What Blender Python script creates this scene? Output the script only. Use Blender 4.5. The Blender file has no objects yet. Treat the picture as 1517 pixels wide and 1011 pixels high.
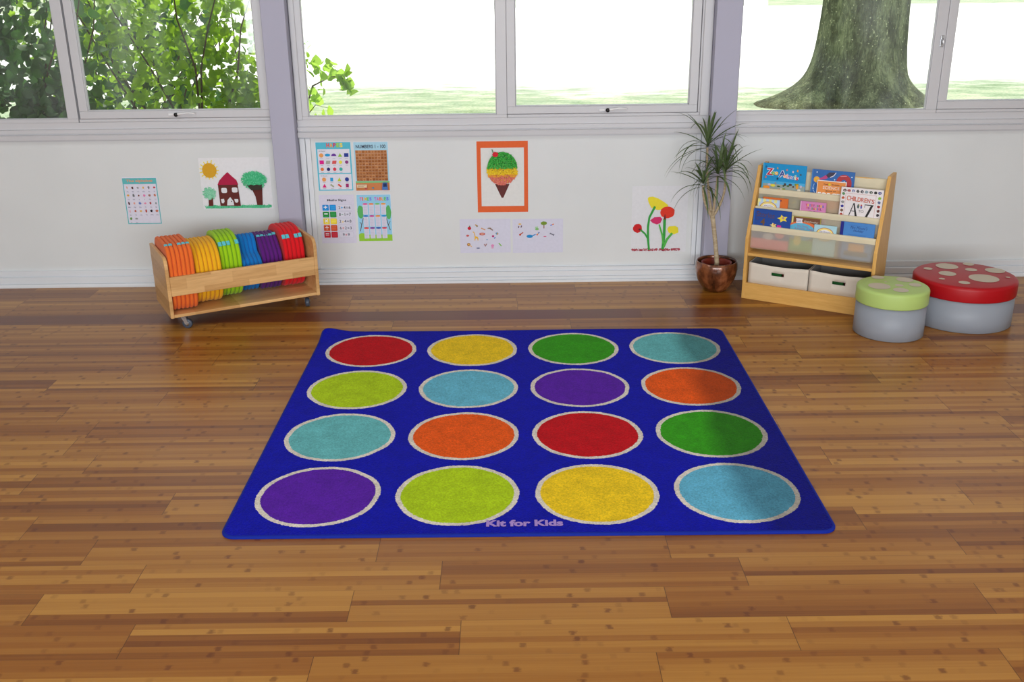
import bpy, bmesh, math, random
from mathutils import Vector, Matrix
R = random.Random(7)
PI = math.pi
C = bpy.context.scene.collection

# ---------------------------------------------------------------- helpers
def lin(c):
    return tuple(((v/255)/12.92 if v/255 <= .04045 else ((v/255+.055)/1.055)**2.4) for v in c)

class NT:
    """small wrapper for building node trees with maths"""
    def __init__(s, name):
        s.m = bpy.data.materials.new(name); s.m.use_nodes = True
        s.t = s.m.node_tree; s.n = s.t.nodes; s.n.clear()
        s.out = s.n.new('ShaderNodeOutputMaterial')
    def put(s, sock, v):
        if isinstance(v, bpy.types.NodeSocket): s.t.links.new(v, sock)
        elif v is not None:
            if sock.type == 'RGBA' and len(v) == 3: v = (*v, 1)
            sock.default_value = v
    def f(s, op, a, b=None, c=None):
        n = s.n.new('ShaderNodeMath'); n.operation = op
        s.put(n.inputs[0], a)
        if b is not None: s.put(n.inputs[1], b)
        if c is not None: s.put(n.inputs[2], c)
        return n.outputs[0]
    def vec(s, x, y, z=0.):
        n = s.n.new('ShaderNodeCombineXYZ')
        s.put(n.inputs[0], x); s.put(n.inputs[1], y); s.put(n.inputs[2], z); return n.outputs[0]
    def xyz(s, v):
        n = s.n.new('ShaderNodeSeparateXYZ'); s.put(n.inputs[0], v); return n.outputs
    def coord(s, kind='Object'):
        return s.n.new('ShaderNodeTexCoord').outputs[kind]
    def mapping(s, v, scale, loc=(0, 0, 0)):
        n = s.n.new('ShaderNodeMapping'); s.put(n.inputs[0], v); n.inputs['Scale'].default_value = scale
        n.inputs['Location'].default_value = loc; return n.outputs[0]
    def noise(s, v, scale=5., detail=2., rough=.5, col=False):
        n = s.n.new('ShaderNodeTexNoise'); s.put(n.inputs['Vector'], v); n.inputs['Scale'].default_value = scale
        n.inputs['Detail'].default_value = detail; n.inputs['Roughness'].default_value = rough
        return n.outputs[1 if col else 0]
    def white(s, v):
        n = s.n.new('ShaderNodeTexWhiteNoise'); n.noise_dimensions = '3D'; s.put(n.inputs['Vector'], v); return n.outputs[0]
    def ramp(s, f, stops):
        n = s.n.new('ShaderNodeValToRGB'); s.put(n.inputs[0], f); e = n.color_ramp.elements
        while len(e) < len(stops): e.new(.5)
        for k, (p, c) in enumerate(stops): e[k].position = p; e[k].color = (*c, 1)
        return n.outputs[0]
    def mix(s, f, a, b, mode='MIX'):
        n = s.n.new('ShaderNodeMix'); n.data_type = 'RGBA'; n.blend_type = mode
        s.put(n.inputs[0], f); s.put(n.inputs[6], a); s.put(n.inputs[7], b); return n.outputs[2]
    def range(s, v, a, b, c=0., d=1.):
        n = s.n.new('ShaderNodeMapRange'); s.put(n.inputs[0], v)
        for k, q in enumerate((a, b, c, d)): n.inputs[k+1].default_value = q
        return n.outputs[0]
    def bsdf(s, col, rough=.5, spec=.5, **kw):
        n = s.n.new('ShaderNodeBsdfPrincipled')
        s.put(n.inputs['Base Color'], col); s.put(n.inputs['Roughness'], rough); s.put(n.inputs['Specular IOR Level'], spec)
        for k, v in kw.items(): s.put(n.inputs[k.replace('_', ' ')], v)
        s.t.links.new(n.outputs[0], s.out.inputs[0]); s.p = n; return n
    def bump(s, h, strength=.3, dist=.01):
        n = s.n.new('ShaderNodeBump'); n.inputs['Strength'].default_value = strength; n.inputs['Distance'].default_value = dist
        s.put(n.inputs['Height'], h); s.t.links.new(n.outputs[0], s.p.inputs['Normal'])
    def mixsh(s, f, a, b):
        n = s.n.new('ShaderNodeMixShader'); s.put(n.inputs[0], f)
        s.t.links.new(a, n.inputs[1]); s.t.links.new(b, n.inputs[2]); return n.outputs[0]

_flat = {}
def flat(c, rough=.6, spec=.4, **kw):
    """plain paint, print, plastic or cloth; a faint procedural mottling keeps it from being one even value"""
    key = (tuple(c), rough, spec, tuple(sorted(kw.items())))
    if key not in _flat:
        n = NT('paint_%d' % len(_flat)); L = lin(c)
        nz = n.noise(n.coord(), 60, 2)
        col = n.mix(nz, tuple(v*.94 for v in L), tuple(min(1, v*1.06) for v in L))
        n.bsdf(col, rough, spec, **kw); _flat[key] = n.m
    return _flat[key]

class MB:
    """collects faces, builds ONE mesh object"""
    def __init__(s): s.v = []; s.f = []; s.mi = []; s.mats = []; s.sm = []
    def mat(s, m):
        if m not in s.mats: s.mats.append(m)
        return s.mats.index(m)
    def add(s, vs, fs, m=None, smooth=False):
        b = len(s.v); s.v += [tuple(v) for v in vs]; k = s.mat(m) if m else 0
        for f in fs: s.f.append([b+i for i in f]); s.mi.append(k); s.sm.append(smooth)
    def box(s, x0, x1, y0, y1, z0, z1, m=None):
        x0, x1 = min(x0, x1), max(x0, x1); y0, y1 = min(y0, y1), max(y0, y1); z0, z1 = min(z0, z1), max(z0, z1)
        vs = [(x, y, z) for z in (z0, z1) for y in (y0, y1) for x in (x0, x1)]
        s.add(vs, [(0, 2, 3, 1), (4, 5, 7, 6), (0, 1, 5, 4), (1, 3, 7, 5), (3, 2, 6, 7), (2, 0, 4, 6)], m)
    def lathe(s, prof, n=48, m=None, cx=0, cy=0, smooth=True, cap0=True, cap1=True):
        vs = [(cx+r*math.cos(2*PI*k/n), cy+r*math.sin(2*PI*k/n), z) for r, z in prof for k in range(n)]
        fs = [(i*n+k, i*n+(k+1) % n, (i+1)*n+(k+1) % n, (i+1)*n+k) for i in range(len(prof)-1) for k in range(n)]
        if cap0: fs.append(tuple(range(n-1, -1, -1)))
        if cap1: fs.append(tuple((len(prof)-1)*n+k for k in range(n)))
        s.add(vs, fs, m, smooth)
    def extrude(s, pts, x0, x1, m=None, axis='x', smooth=False):
        """prism: 2D outline (a,b) swept along an axis"""
        n = len(pts)
        def p(a, b, t): return {'x': (t, a, b), 'y': (a, t, b), 'z': (a, b, t)}[axis]
        vs = [p(a, b, x0) for a, b in pts]+[p(a, b, x1) for a, b in pts]
        fs = [tuple(range(n)), tuple(range(2*n-1, n-1, -1))]
        s.add(vs, fs, m); b = len(s.v)-2*n
        k = s.mat(m) if m else 0
        for i in range(n):
            s.f.append([b+i, b+n+i, b+n+(i+1) % n, b+(i+1) % n]); s.mi.append(k); s.sm.append(smooth)
    def tube(s, path, rad, n=8, m=None):
        path = [Vector(p) for p in path]
        rad = rad if isinstance(rad, (list, tuple)) else [rad]*len(path)
        vs = []; up = Vector((.3, .2, 1))
        for i, p in enumerate(path):
            d = (path[min(i+1, len(path)-1)]-path[max(i-1, 0)]).normalized()
            a = d.cross(up)
            if a.length < .05: a = d.cross(Vector((1, 0, 0)))
            a.normalize(); b = d.cross(a)
            vs += [p+rad[i]*(math.cos(2*PI*k/n)*a+math.sin(2*PI*k/n)*b) for k in range(n)]
        fs = [(i*n+k, i*n+(k+1) % n, (i+1)*n+(k+1) % n, (i+1)*n+k) for i in range(len(path)-1) for k in range(n)]
        fs += [tuple(range(n-1, -1, -1)), tuple((len(path)-1)*n+k for k in range(n))]
        s.add(vs, fs, m, True)
    def build(s, name, m=None, parent=None, bevel=0, seg=2, loc=None, rot=None, fix=True):
        me = bpy.data.meshes.new(name); me.from_pydata(s.v, [], s.f)
        for mm in (s.mats or [m]): me.materials.append(mm)
        if s.mats: me.polygons.foreach_set('material_index', s.mi)
        me.polygons.foreach_set('use_smooth', s.sm)
        me.update()
        if fix:
            b = bmesh.new(); b.from_mesh(me); bmesh.ops.recalc_face_normals(b, faces=b.faces); b.to_mesh(me); b.free()
        o = bpy.data.objects.new(name, me); C.objects.link(o); o.parent = parent
        if bevel:
            q = o.modifiers.new('b', 'BEVEL'); q.width = bevel; q.segments = seg; q.limit_method = 'ANGLE'; q.angle_limit = math.radians(40)
            q.harden_normals = False
        if loc: o.location = loc
        if rot: o.rotation_euler = rot
        return o

def tag(o, label, cat, group=None, kind=None):
    o['label'] = label; o['category'] = cat
    if group: o['group'] = group
    if kind: o['kind'] = kind
    return o
def empty(name, loc=(0, 0, 0), rot=(0, 0, 0)):
    o = bpy.data.objects.new(name, None); o.empty_display_size = .1; C.objects.link(o); o.location = loc; o.rotation_euler = rot; return o
def struct(o): o['kind'] = 'structure'; return o
def copy_tree(o, parent=None):
    c = o.copy(); C.objects.link(c); c.parent = parent
    for ch in list(o.children): copy_tree(ch, c)
    return c
def rrect(w, h, r, n=6, cx=0, cy=0):
    out = []
    for qx, qy, a0 in ((1, 1, 0), (-1, 1, PI/2), (-1, -1, PI), (1, -1, 3*PI/2)):
        for k in range(n+1):
            a = a0+PI/2*k/n; out.append((cx+qx*(w/2-r)+r*math.cos(a), cy+qy*(h/2-r)+r*math.sin(a)))
    return out

_glyph = {}
def glyphs(t, bold=0., shear=0.):
    """flat polygons of a line of lettering: (points, faces, width, height)"""
    key = (t, bold, shear)
    if key not in _glyph:
        cu = bpy.data.curves.new('lettering', 'FONT'); cu.body = t; cu.size = 1; cu.offset = bold; cu.shear = shear; cu.resolution_u = 3
        o = bpy.data.objects.new('lettering', cu); C.objects.link(o)
        bpy.context.view_layer.update()
        me = o.to_mesh()
        vs = [(v.co.x, v.co.y) for v in me.vertices]; fs = [tuple(p.vertices) for p in me.polygons]
        o.to_mesh_clear(); bpy.data.objects.remove(o); bpy.data.curves.remove(cu)
        if not vs: vs = [(0, 0), (1, 1)]
        x0 = min(v[0] for v in vs); y0 = min(v[1] for v in vs)
        vs = [(a-x0, b-y0) for a, b in vs]
        _glyph[key] = (vs, fs, max(v[0] for v in vs), max(v[1] for v in vs))
    return _glyph[key]

class Print:
    """a printed or painted sheet: local x to the right, z up, ink faces -y. One mesh, ink in layers."""
    def __init__(s, w, h, paper, t=.0006, rough=.7, spec=.3, base=True):
        s.w, s.h, s.t, s.k, s.q = w, h, t, 1, 0; s.b = MB(); s.rough = rough; s.spec = spec
        if base: s.b.box(0, w, 0, t, 0, h, flat(paper, rough, spec))
    def c(s, col): return flat(col, s.rough, s.spec)
    def y(s): s.q += 1; return -.00012*s.k-.000003*s.q
    def layer(s): s.k += 1; return s
    def poly(s, pts, col):
        s.b.add([(x, s.y(), z) for x, z in pts], [tuple(range(len(pts)))], s.c(col)); return s
    def rect(s, x0, z0, x1, z1, col): return s.poly([(x0, z0), (x1, z0), (x1, z1), (x0, z1)], col)
    def disc(s, cx, cz, rx, rz, col, n=18, a0=0, a1=2*PI, wob=0):
        full = a1-a0 > 6.2
        pts = [(cx+rx*(1+wob*R.uniform(-1, 1))*math.cos(a0+(a1-a0)*k/(n if full else n-1)), cz+rz*(1+wob*R.uniform(-1, 1))*math.sin(a0+(a1-a0)*k/(n if full else n-1))) for k in range(n)]
        return s.poly(pts, col)
    def line(s, pts, w, col):
        for (x0, z0), (x1, z1) in zip(pts, pts[1:]):
            d = math.hypot(x1-x0, z1-z0) or 1; a, b = -(z1-z0)/d*w/2, (x1-x0)/d*w/2
            s.poly([(x0+a, z0+b), (x0-a, z0-b), (x1-a, z1-b), (x1+a, z1+b)], col)
        return s
    def text(s, t, x, z, h, col, w=None, bold=.0, align='l', shear=0., rot=0.):
        vs, fs, W, H = glyphs(t, bold, shear); sy = h/H; sx = w/W if w else sy
        if align == 'c': x -= W*sx/2*math.cos(rot)
        ca, sa = math.cos(rot), math.sin(rot)
        s.b.add([(x+a*sx*ca-b*sy*sa, s.y(), z+a*sx*sa+b*sy*ca) for a, b in vs], fs, s.c(col)); return s
    def rainbow(s, t, x, z, h, cols, w, bold=.02, gap=.1):
        """one line in which every letter has its own colour"""
        step = w/len(t); k = 0
        for i, ch in enumerate(t):
            if ch == ' ': continue
            s.text(ch, x+i*step+step*gap/2, z, h if ch.isupper() or ch.isdigit() or ch in 'ldhb' else h*.8, cols[k % len(cols)], w=step*(1-gap) if ch not in 'iIl1' else step*.5, bold=bold); k += 1
        return s
    def build(s, name, parent=None, loc=None, rot=None):
        return s.b.build(name, None, parent, loc=loc, rot=rot, fix=False)

# ---------------------------------------------------------------- camera
cam = bpy.data.objects.new('camera', bpy.data.cameras.new('camera')); C.objects.link(cam)
F, cy_, cz_, yaw, pit, rol = 1501.03, -5.6846, 1.7229, .0020, .3536, -.0112
fw = Vector((math.sin(yaw)*math.cos(pit), math.cos(yaw)*math.cos(pit), -math.sin(pit)))
rt = Vector((math.cos(yaw), -math.sin(yaw), 0)); up = rt.cross(fw)
r2 = math.cos(rol)*rt+math.sin(rol)*up; u2 = -math.sin(rol)*rt+math.cos(rol)*up
cam.matrix_world = Matrix(((r2.x, u2.x, -fw.x, 0), (r2.y, u2.y, -fw.y, cy_), (r2.z, u2.z, -fw.z, cz_), (0, 0, 0, 1)))
cam.data.sensor_width = 36; cam.data.lens = F/1517*36; cam.data.clip_end = 300
bpy.context.scene.camera = cam

# ---------------------------------------------------------------- materials
def m_floor():
    n = NT('bamboo_floor'); P = n.xyz(n.coord()); X, Y = P[0], P[1]
    yy = n.f('ADD', Y, .69)
    row = n.f('FLOOR', n.f('DIVIDE', yy, .1525)); rf = n.f('FRACT', n.f('DIVIDE', yy, .1525))
    off = n.white(n.vec(row, 3.3, 1.7))
    xs = n.f('ADD', n.f('DIVIDE', X, .915), n.f('MULTIPLY', off, 5.)); b = n.f('FLOOR', xs); bf = n.f('FRACT', xs)
    s3 = n.f('FLOOR', n.f('DIVIDE', yy, .050833)); s6 = n.f('FLOOR', n.f('DIVIDE', yy, .0254167)); sf = n.f('FRACT', n.f('DIVIDE', yy, .0254167))
    w1 = n.white(n.vec(b, row, s3)); w2 = n.white(n.vec(b, s6, 9.)); w3 = n.white(n.vec(b, row, 77.))
    g = n.noise(n.vec(n.f('MULTIPLY', X, 2.2), n.f('MULTIPLY', Y, 150.), w2), 1., 3, .6)
    t = n.f('ADD', n.f('ADD', n.f('MULTIPLY', w1, .34), n.f('MULTIPLY', w2, .32)), n.f('ADD', n.f('MULTIPLY', w3, .12), n.f('MULTIPLY', g, .26)))
    col = n.ramp(t, [(.22, lin((116, 64, 16))), (.45, lin((146, 90, 28))), (.76, lin((180, 128, 54)))])
    # nodes of the bamboo: short darker marks along every strip
    for per, sd in ((.21, 1.), (.33, 5.)):
        k = n.f('ADD', n.f('DIVIDE', X, per), n.f('MULTIPLY', n.white(n.vec(s6, b, sd)), 7.)); kf = n.f('FRACT', k); kc = n.f('FLOOR', k)
        wob = n.f('MULTIPLY', n.f('SUBTRACT', n.noise(n.vec(X, Y, sd), 90, 1), .5), .07)
        d = n.f('ABSOLUTE', n.f('ADD', n.f('SUBTRACT', kf, .5), wob))
        mk = n.f('MULTIPLY', n.range(d, .062*.19/per, .022*.19/per), n.range(n.f('ABSOLUTE', n.f('SUBTRACT', sf, .5)), .46, .30))
        st = n.f('MULTIPLY', mk, n.range(n.white(n.vec(kc, s6, sd+2)), .4, 1., 0, .66))
        col = n.mix(st, col, lin((92, 40, 8)))
    # hairline joints between boards
    ends = n.f('LESS_THAN', n.f('MINIMUM', bf, n.f('SUBTRACT', 1., bf)), .0012)
    seam = n.f('LESS_THAN', n.f('MINIMUM', rf, n.f('SUBTRACT', 1., rf)), .006)
    col = n.mix(n.f('MULTIPLY', n.f('MAXIMUM', ends, n.f('MULTIPLY', seam, .45)), .75), col, lin((66, 36, 16)))
    # one course of dark stained boards near the wall
    band = n.f('MULTIPLY', n.f('GREATER_THAN', yy, 0.), n.f('LESS_THAN', yy, .1525))
    dark = n.mix(g, lin((88, 38, 22)), lin((112, 56, 34)))
    col = n.mix(band, col, n.mix(n.f('MULTIPLY', w3, .25), dark, col))
    n.bsdf(col, .30, .38)
    n.bump(n.f('SUBTRACT', g, n.f('MULTIPLY', n.f('MAXIMUM', ends, seam), 2.)), .06, .002)
    return n.m

def m_wood(name, a, b, scale=(3, 40, 40), rough=.45, blocks=0):
    n = NT(name); co = n.coord()
    g = n.noise(n.mapping(co, scale), 1., 4, .6); g2 = n.noise(n.mapping(co, tuple(v*4 for v in scale)), 1., 2)
    t = n.f('ADD', n.f('MULTIPLY', g, .8), n.f('MULTIPLY', g2, .2))
    if blocks:      # finger-jointed staves
        P = n.xyz(co); r = n.f('FLOOR', n.f('DIVIDE', P[2], .055))
        k = n.f('FLOOR', n.f('ADD', n.f('DIVIDE', P[0], .23), n.f('MULTIPLY', n.white(n.vec(r, 2., 0.)), 3.)))
        t = n.f('ADD', n.f('MULTIPLY', t, .7), n.f('MULTIPLY', n.white(n.vec(k, r, 4.)), .3))
    n.bsdf(n.ramp(t, [(.25, lin(a)), (.75, lin(b))]), rough, .4); n.bump(g2, .05, .001); return n.m

def m_wall(name, c, rough=.55, grain=70., amt=.03):
    n = NT(name); co = n.coord(); L = lin(c)
    a = n.noise(co, 3, 4); b = n.noise(co, grain, 3)
    n.bsdf(n.mix(a, tuple(v*.95 for v in L), tuple(min(1, v*1.04) for v in L)), rough, .35); n.bump(b, amt*4, .001); return n.m

def m_rug():
    n = NT('rug_pile'); co = n.coord()
    nz = n.noise(co, 130, 2, col=True)
    d = n.n.new('ShaderNodeVectorMath'); d.operation = 'MULTIPLY_ADD'
    n.put(d.inputs[0], nz); d.inputs[1].default_value = (.009, .009, 0); n.put(d.inputs[2], co)
    nz2 = n.noise(co, 9, 2, col=True)
    e = n.n.new('ShaderNodeVectorMath'); e.operation = 'MULTIPLY_ADD'
    n.put(e.inputs[0], nz2); e.inputs[1].default_value = (.012, .012, 0); n.put(e.inputs[2], d.outputs[0])
    P = n.xyz(e.outputs[0]); X = n.f('SUBTRACT', P[0], .0105); Y = n.f('SUBTRACT', P[1], .0105)
    red, yel, grn, teal = (196, 4, 22), (244, 206, 30), (54, 158, 20), (104, 186, 190)
    lime, sky, pur, ora = (178, 210, 22), (104, 186, 212), (90, 28, 170), (238, 92, 18)
    grid = [[red, yel, grn, teal], [lime, sky, pur, ora], [teal, ora, red, grn], [pur, lime, yel, (100, 182, 214)]]
    col = lin((0, 10, 172)); first = True
    for i in range(4):
        for j in range(4):
            cx, cy = (j-1.5)*.4832, (1.5-i)*.4726
            dx = n.f('SUBTRACT', X, cx); dy = n.f('SUBTRACT', Y, cy)
            r = n.f('SQRT', n.f('ADD', n.f('MULTIPLY', dx, dx), n.f('MULTIPLY', dy, dy)))
            col = n.mix(n.f('LESS_THAN', r, .2145), col, lin((226, 218, 206)))
            col = n.mix(n.f('LESS_THAN', r, .1965), col, lin(grid[i][j]))
    # the pile is brushed the other way along one side and in places
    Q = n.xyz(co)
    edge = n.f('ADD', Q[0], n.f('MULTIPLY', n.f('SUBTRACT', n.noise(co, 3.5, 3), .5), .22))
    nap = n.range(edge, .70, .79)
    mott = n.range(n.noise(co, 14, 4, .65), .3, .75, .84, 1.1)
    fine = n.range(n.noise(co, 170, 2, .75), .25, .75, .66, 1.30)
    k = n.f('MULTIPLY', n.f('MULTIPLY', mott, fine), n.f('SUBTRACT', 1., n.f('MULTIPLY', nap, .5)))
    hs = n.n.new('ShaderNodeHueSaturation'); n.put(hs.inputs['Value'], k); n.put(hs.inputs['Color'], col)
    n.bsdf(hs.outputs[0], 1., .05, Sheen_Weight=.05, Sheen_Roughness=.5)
    n.bump(n.noise(co, 170, 2, .75), .8, .006)
    return n.m

def m_pot():
    n = NT('glazed_copper_pot'); co = n.coord()
    a = n.noise(co, 9, 5, .6); b = n.noise(n.mapping(co, (14, 14, 6)), 1.6, 4, .6)
    col = n.ramp(n.f('ADD', n.f('MULTIPLY', a, .5), n.f('MULTIPLY', b, .5)), [(.38, lin((52, 26, 16))), (.5, lin((112, 62, 36))), (.62, lin((168, 104, 66)))])
    n.bsdf(col, .18, .6, Metallic=.25, Coat_Weight=.6, Coat_Roughness=.08); return n.m

def m_leaf(name, a, b, trans=.5, scale=30):
    n = NT(name); col = n.mix(n.white(n.mapping(n.coord(), (scale,)*3)) if False else n.noise(n.coord(), scale, 2), lin(a), lin(b))
    d = n.n.new('ShaderNodeBsdfPrincipled'); n.put(d.inputs['Base Color'], col); d.inputs['Roughness'].default_value = .5
    t = n.n.new('ShaderNodeBsdfTranslucent'); n.put(t.inputs[0], col)
    n.t.links.new(n.mixsh(trans, d.outputs[0], t.outputs[0]), n.out.inputs[0]); return n.m

def m_glass():
    n = NT('window_glass'); tr = n.n.new('ShaderNodeBsdfTransparent'); tr.inputs[0].default_value = (.95, .97, .96, 1)
    gl = n.n.new('ShaderNodeBsdfGlossy'); gl.inputs['Roughness'].default_value = .02
    df = n.n.new('ShaderNodeBsdfDiffuse'); df.inputs[0].default_value = (.7, .75, .78, 1)
    fr = n.n.new('ShaderNodeFresnel'); fr.inputs[0].default_value = 1.5
    a = n.mixsh(n.f('MULTIPLY', fr.outputs[0], 1.3), tr.outputs[0], gl.outputs[0])
    dirt_haze = n.range(n.noise(n.mapping(n.coord(), (3, 1, 1.2)), 2., 4), .45, .8, .004, .10)   # smears of dirt, with grey-blue reflection haze painted in
    n.t.links.new(n.mixsh(dirt_haze, a, df.outputs[0]), n.out.inputs[0]); return n.m

def m_mesh_fabric():
    n = NT('sheer_canvas'); co = n.coord()
    w = n.noise(n.mapping(co, (260, 40, 260)), 1., 2)
    d = n.n.new('ShaderNodeBsdfDiffuse'); n.put(d.inputs[0], n.mix(w, lin((214, 202, 176)), lin((232, 224, 204))))
    tl = n.n.new('ShaderNodeBsdfTranslucent'); tl.inputs[0].default_value = (*lin((226, 216, 192)), 1)
    tr = n.n.new('ShaderNodeBsdfTransparent')
    a = n.mixsh(.35, d.outputs[0], tl.outputs[0])
    n.t.links.new(n.mixsh(.34, a, tr.outputs[0]), n.out.inputs[0]); return n.m

def m_bark():
    n = NT('mossy_bark'); co = n.coord()
    a = n.noise(n.mapping(co, (3, 3, 1.2)), 1.3, 6, .65); b = n.noise(n.mapping(co, (22, 22, 5)), 1.8, 6, .75); c = n.noise(co, 34, 2)
    t = n.f('ADD', n.f('MULTIPLY', a, .55), n.f('MULTIPLY', b, .45))
    col = n.ramp(t, [(.38, lin((42, 46, 32))), (.5, lin((88, 94, 66))), (.62, lin((146, 152, 112)))])
    col = n.mix(n.range(c, .66, .71), col, lin((205, 205, 160)))
    n.bsdf(col, .95, .1); n.bump(n.f('ADD', b, n.f('MULTIPLY', c, .4)), .8, .05); return n.m

def m_grass():
    n = NT('lawn_painted_sun'); co = n.coord()
    a = n.noise(n.mapping(co, (.7, 1.6, 1)), 1.6, 6, .7); b = n.noise(co, 24, 3, .7)
    col = n.ramp(n.f('ADD', n.f('MULTIPLY', a, .6), n.f('MULTIPLY', b, .4)), [(.38, lin((112, 132, 96))), (.5, lin((158, 170, 138))), (.62, lin((204, 190, 168)))])
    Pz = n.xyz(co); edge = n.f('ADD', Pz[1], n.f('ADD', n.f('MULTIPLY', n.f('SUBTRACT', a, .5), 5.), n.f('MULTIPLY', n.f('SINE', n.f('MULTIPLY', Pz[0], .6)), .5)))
    sun_mask = n.f('MULTIPLY', n.range(edge, 11.2, 13.8), n.f('LESS_THAN', Pz[1], 30.))
    col = n.mix(sun_mask, col, lin((238, 234, 224)))   # farther turf turns pale: sunlight painted into the colour
    n.bsdf(col, .95, .1); n.bump(b, .6, .03); return n.m

def m_cloth(name, c, rough=.85):
    n = NT(name); co = n.coord(); L = lin(c)
    a = n.noise(co, 9, 3); b = n.noise(co, 500, 1)
    n.bsdf(n.mix(a, tuple(v*.9 for v in L), tuple(min(1, v*1.06) for v in L)), rough, .2, Sheen_Weight=.1); n.bump(b, .25, .001); return n.m

M = dict(
    floor=m_floor(), wall=m_wall('wall_paint', (219, 222, 223)), trim=m_wall('gloss_trim_paint', (222, 226, 231), .4), frame=m_wall('window_frame_paint', (204, 204, 208), .35, 40),
    post=m_wall('lilac_post_paint', (174, 173, 192), .5), side=m_wall('side_wall_paint', (170, 166, 160)), ceil=m_wall('ceiling_paint', (215, 212, 205)),
    birch=m_wood('rubberwood', (186, 138, 82), (228, 184, 126), (4, 60, 60), .4, 1), beech=m_wood('beech_laminate', (206, 154, 78), (226, 178, 102), (5, 50, 50), .4),
    beechface=m_wood('beech_laminate_upright', (206, 154, 78), (226, 178, 102), (50, 50, 5), .4),
    glass=m_glass(), sheer=m_mesh_fabric(), hem=m_cloth('canvas_hem', (220, 209, 180)), canvas=m_cloth('box_canvas', (220, 210, 196)),
    chrome=flat((190, 192, 196), .25, .5, Metallic=.9), rubber=flat((70, 78, 92), .4), black=flat((18, 18, 20), .4), white=flat((232, 232, 234), .3),
    rug=m_rug(), bind=flat((8, 34, 140), .8, .2), pot=m_pot(), bark=m_bark(), grass=m_grass(),
    path=m_wall('painted_sunlit_ground', (240, 236, 226), .9, 20), grey=m_wall('grey_vinyl', (146, 152, 162), .42, 30, .01), green=m_wall('pale_green_vinyl', (178, 204, 118), .42, 30, .01),  # path: ground colour made pale to stand in for sunlight
    red=m_wall('red_vinyl', (172, 12, 24), .38, 30, .01), spot=m_wall('beige_vinyl', (204, 192, 172), .5, 30, .01), pages=flat((236, 230, 214), .8), plastic=flat((120, 44, 30), .35),
    soil=m_wall('soil', (48, 34, 26), .95, 40, .2), liner=m_cloth('box_lining', (128, 126, 124)), concrete=m_wall('render', (200, 198, 190), .8),
)

# ---------------------------------------------------------------- room
b = MB(); b.box(-4.4, 4.4, -8.2, .12, -.06, 0); struct(b.build('floor', M['floor']))
b = MB(); b.box(-4.4, 4.4, -8.2, .12, 2.75, 2.8); struct(b.build('ceiling', M['ceil']))
b = MB(); b.box(-4.5, 4.5, .0, .12, -.25, .93); b.box(-4.5, 4.5, 0, .12, 2.1, 2.8); struct(b.build('wall_back', M['wall']))
for nm, x0, x1 in (('wall_left', -4.5, -4.4), ('wall_right', 4.4, 4.5)):
    b = MB(); b.box(x0, x1, -8.2, 0, -.06, 2.8); struct(b.build(nm, M['side']))
b = MB(); b.box(-4.5, 4.5, -8.3, -8.2, -.06, .7); b.box(-4.5, 4.5, -8.3, -8.2, 2.3, 2.8)
for x0, x1 in ((-4.5, -3.4), (-1.2, -1.0), (1.0, 1.2), (3.4, 4.5)): b.box(x0, x1, -8.3, -8.2, .7, 2.3)
struct(b.build('wall_front', M['side']))
b = MB(); b.box(-5, 5, .12, 1.8, 2.72, 2.85); struct(b.build('sun_block_overhang', M['concrete']))  # unseen overhang, added to keep direct sun out of the room
# base boards: stepped section swept along the wall
base = [(0, 0), (-.034, 0), (-.034, .010), (-.030, .020), (-.019, .021), (-.019, .0235), (-.024, .025), (-.024, .058), (-.020, .061), (-.011, .0615), (-.011, .065), (-.015, .0665), (-.015, .095), (-.011, .098), (0, .098)]
for nm, x0, x1 in (('baseboard_left', -4.4, -1.29), ('baseboard_right', 1.246, 4.4)):
    b = MB(); b.extrude(base, x0, x1); struct(b.build(nm, M['trim']))
cb = [(0, 0), (-.038, 0), (-.038, .010), (-.034, .014), (-.024, .0145), (-.024, .017), (-.030, .018), (-.030, .032), (-.020, .033), (-.020, .036), (-.025, .0375), (-.025, .063), (-.014, .064), (-.014, .067), (-.018, .068), (-.018, .086), (0, .088)]
b = MB(); b.extrude(cb, -1.16, 1.11); struct(b.build('baseboard_centre', M['trim']))
# panel frame of the centre bay
b = MB()
for x0, x1 in ((-1.158, -1.128), (-1.124, -1.098), (1.052, 1.076), (1.080, 1.108)): b.box(x0, x1, -.014, 0, .09, .843)
b.box(-1.098, 1.052, -.006, 0, .088, .094)
struct(b.build('trim_1', M['trim'], bevel=.002))
# sill rails: stepped section under each bay
sill = [(0, .840), (-.006, .840), (-.006, .849), (-.034, .851), (-.036, .876), (-.028, .880), (-.022, .8805), (-.022, .884), (-.027, .886), (-.027, .906), (-.016, .909), (-.016, .944), (0, .944)]
for k, (x0, x1) in enumerate(((-4.4, -1.29), (-1.16, 1.11), (1.246, 4.4))):
    b = MB(); b.extrude(sill, x0, x1); struct(b.build('trim_%d' % (k+2), M['frame']))
# boxed posts standing out from the wall
for k, (x0, x1) in enumerate(((-1.292, -1.162), (1.109, 1.247))):
    b = MB(); b.box(x0, x1, -.09, 0, 0, 2.75); struct(b.build('trim_%d' % (k+5), M['post'], bevel=.004))

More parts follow.
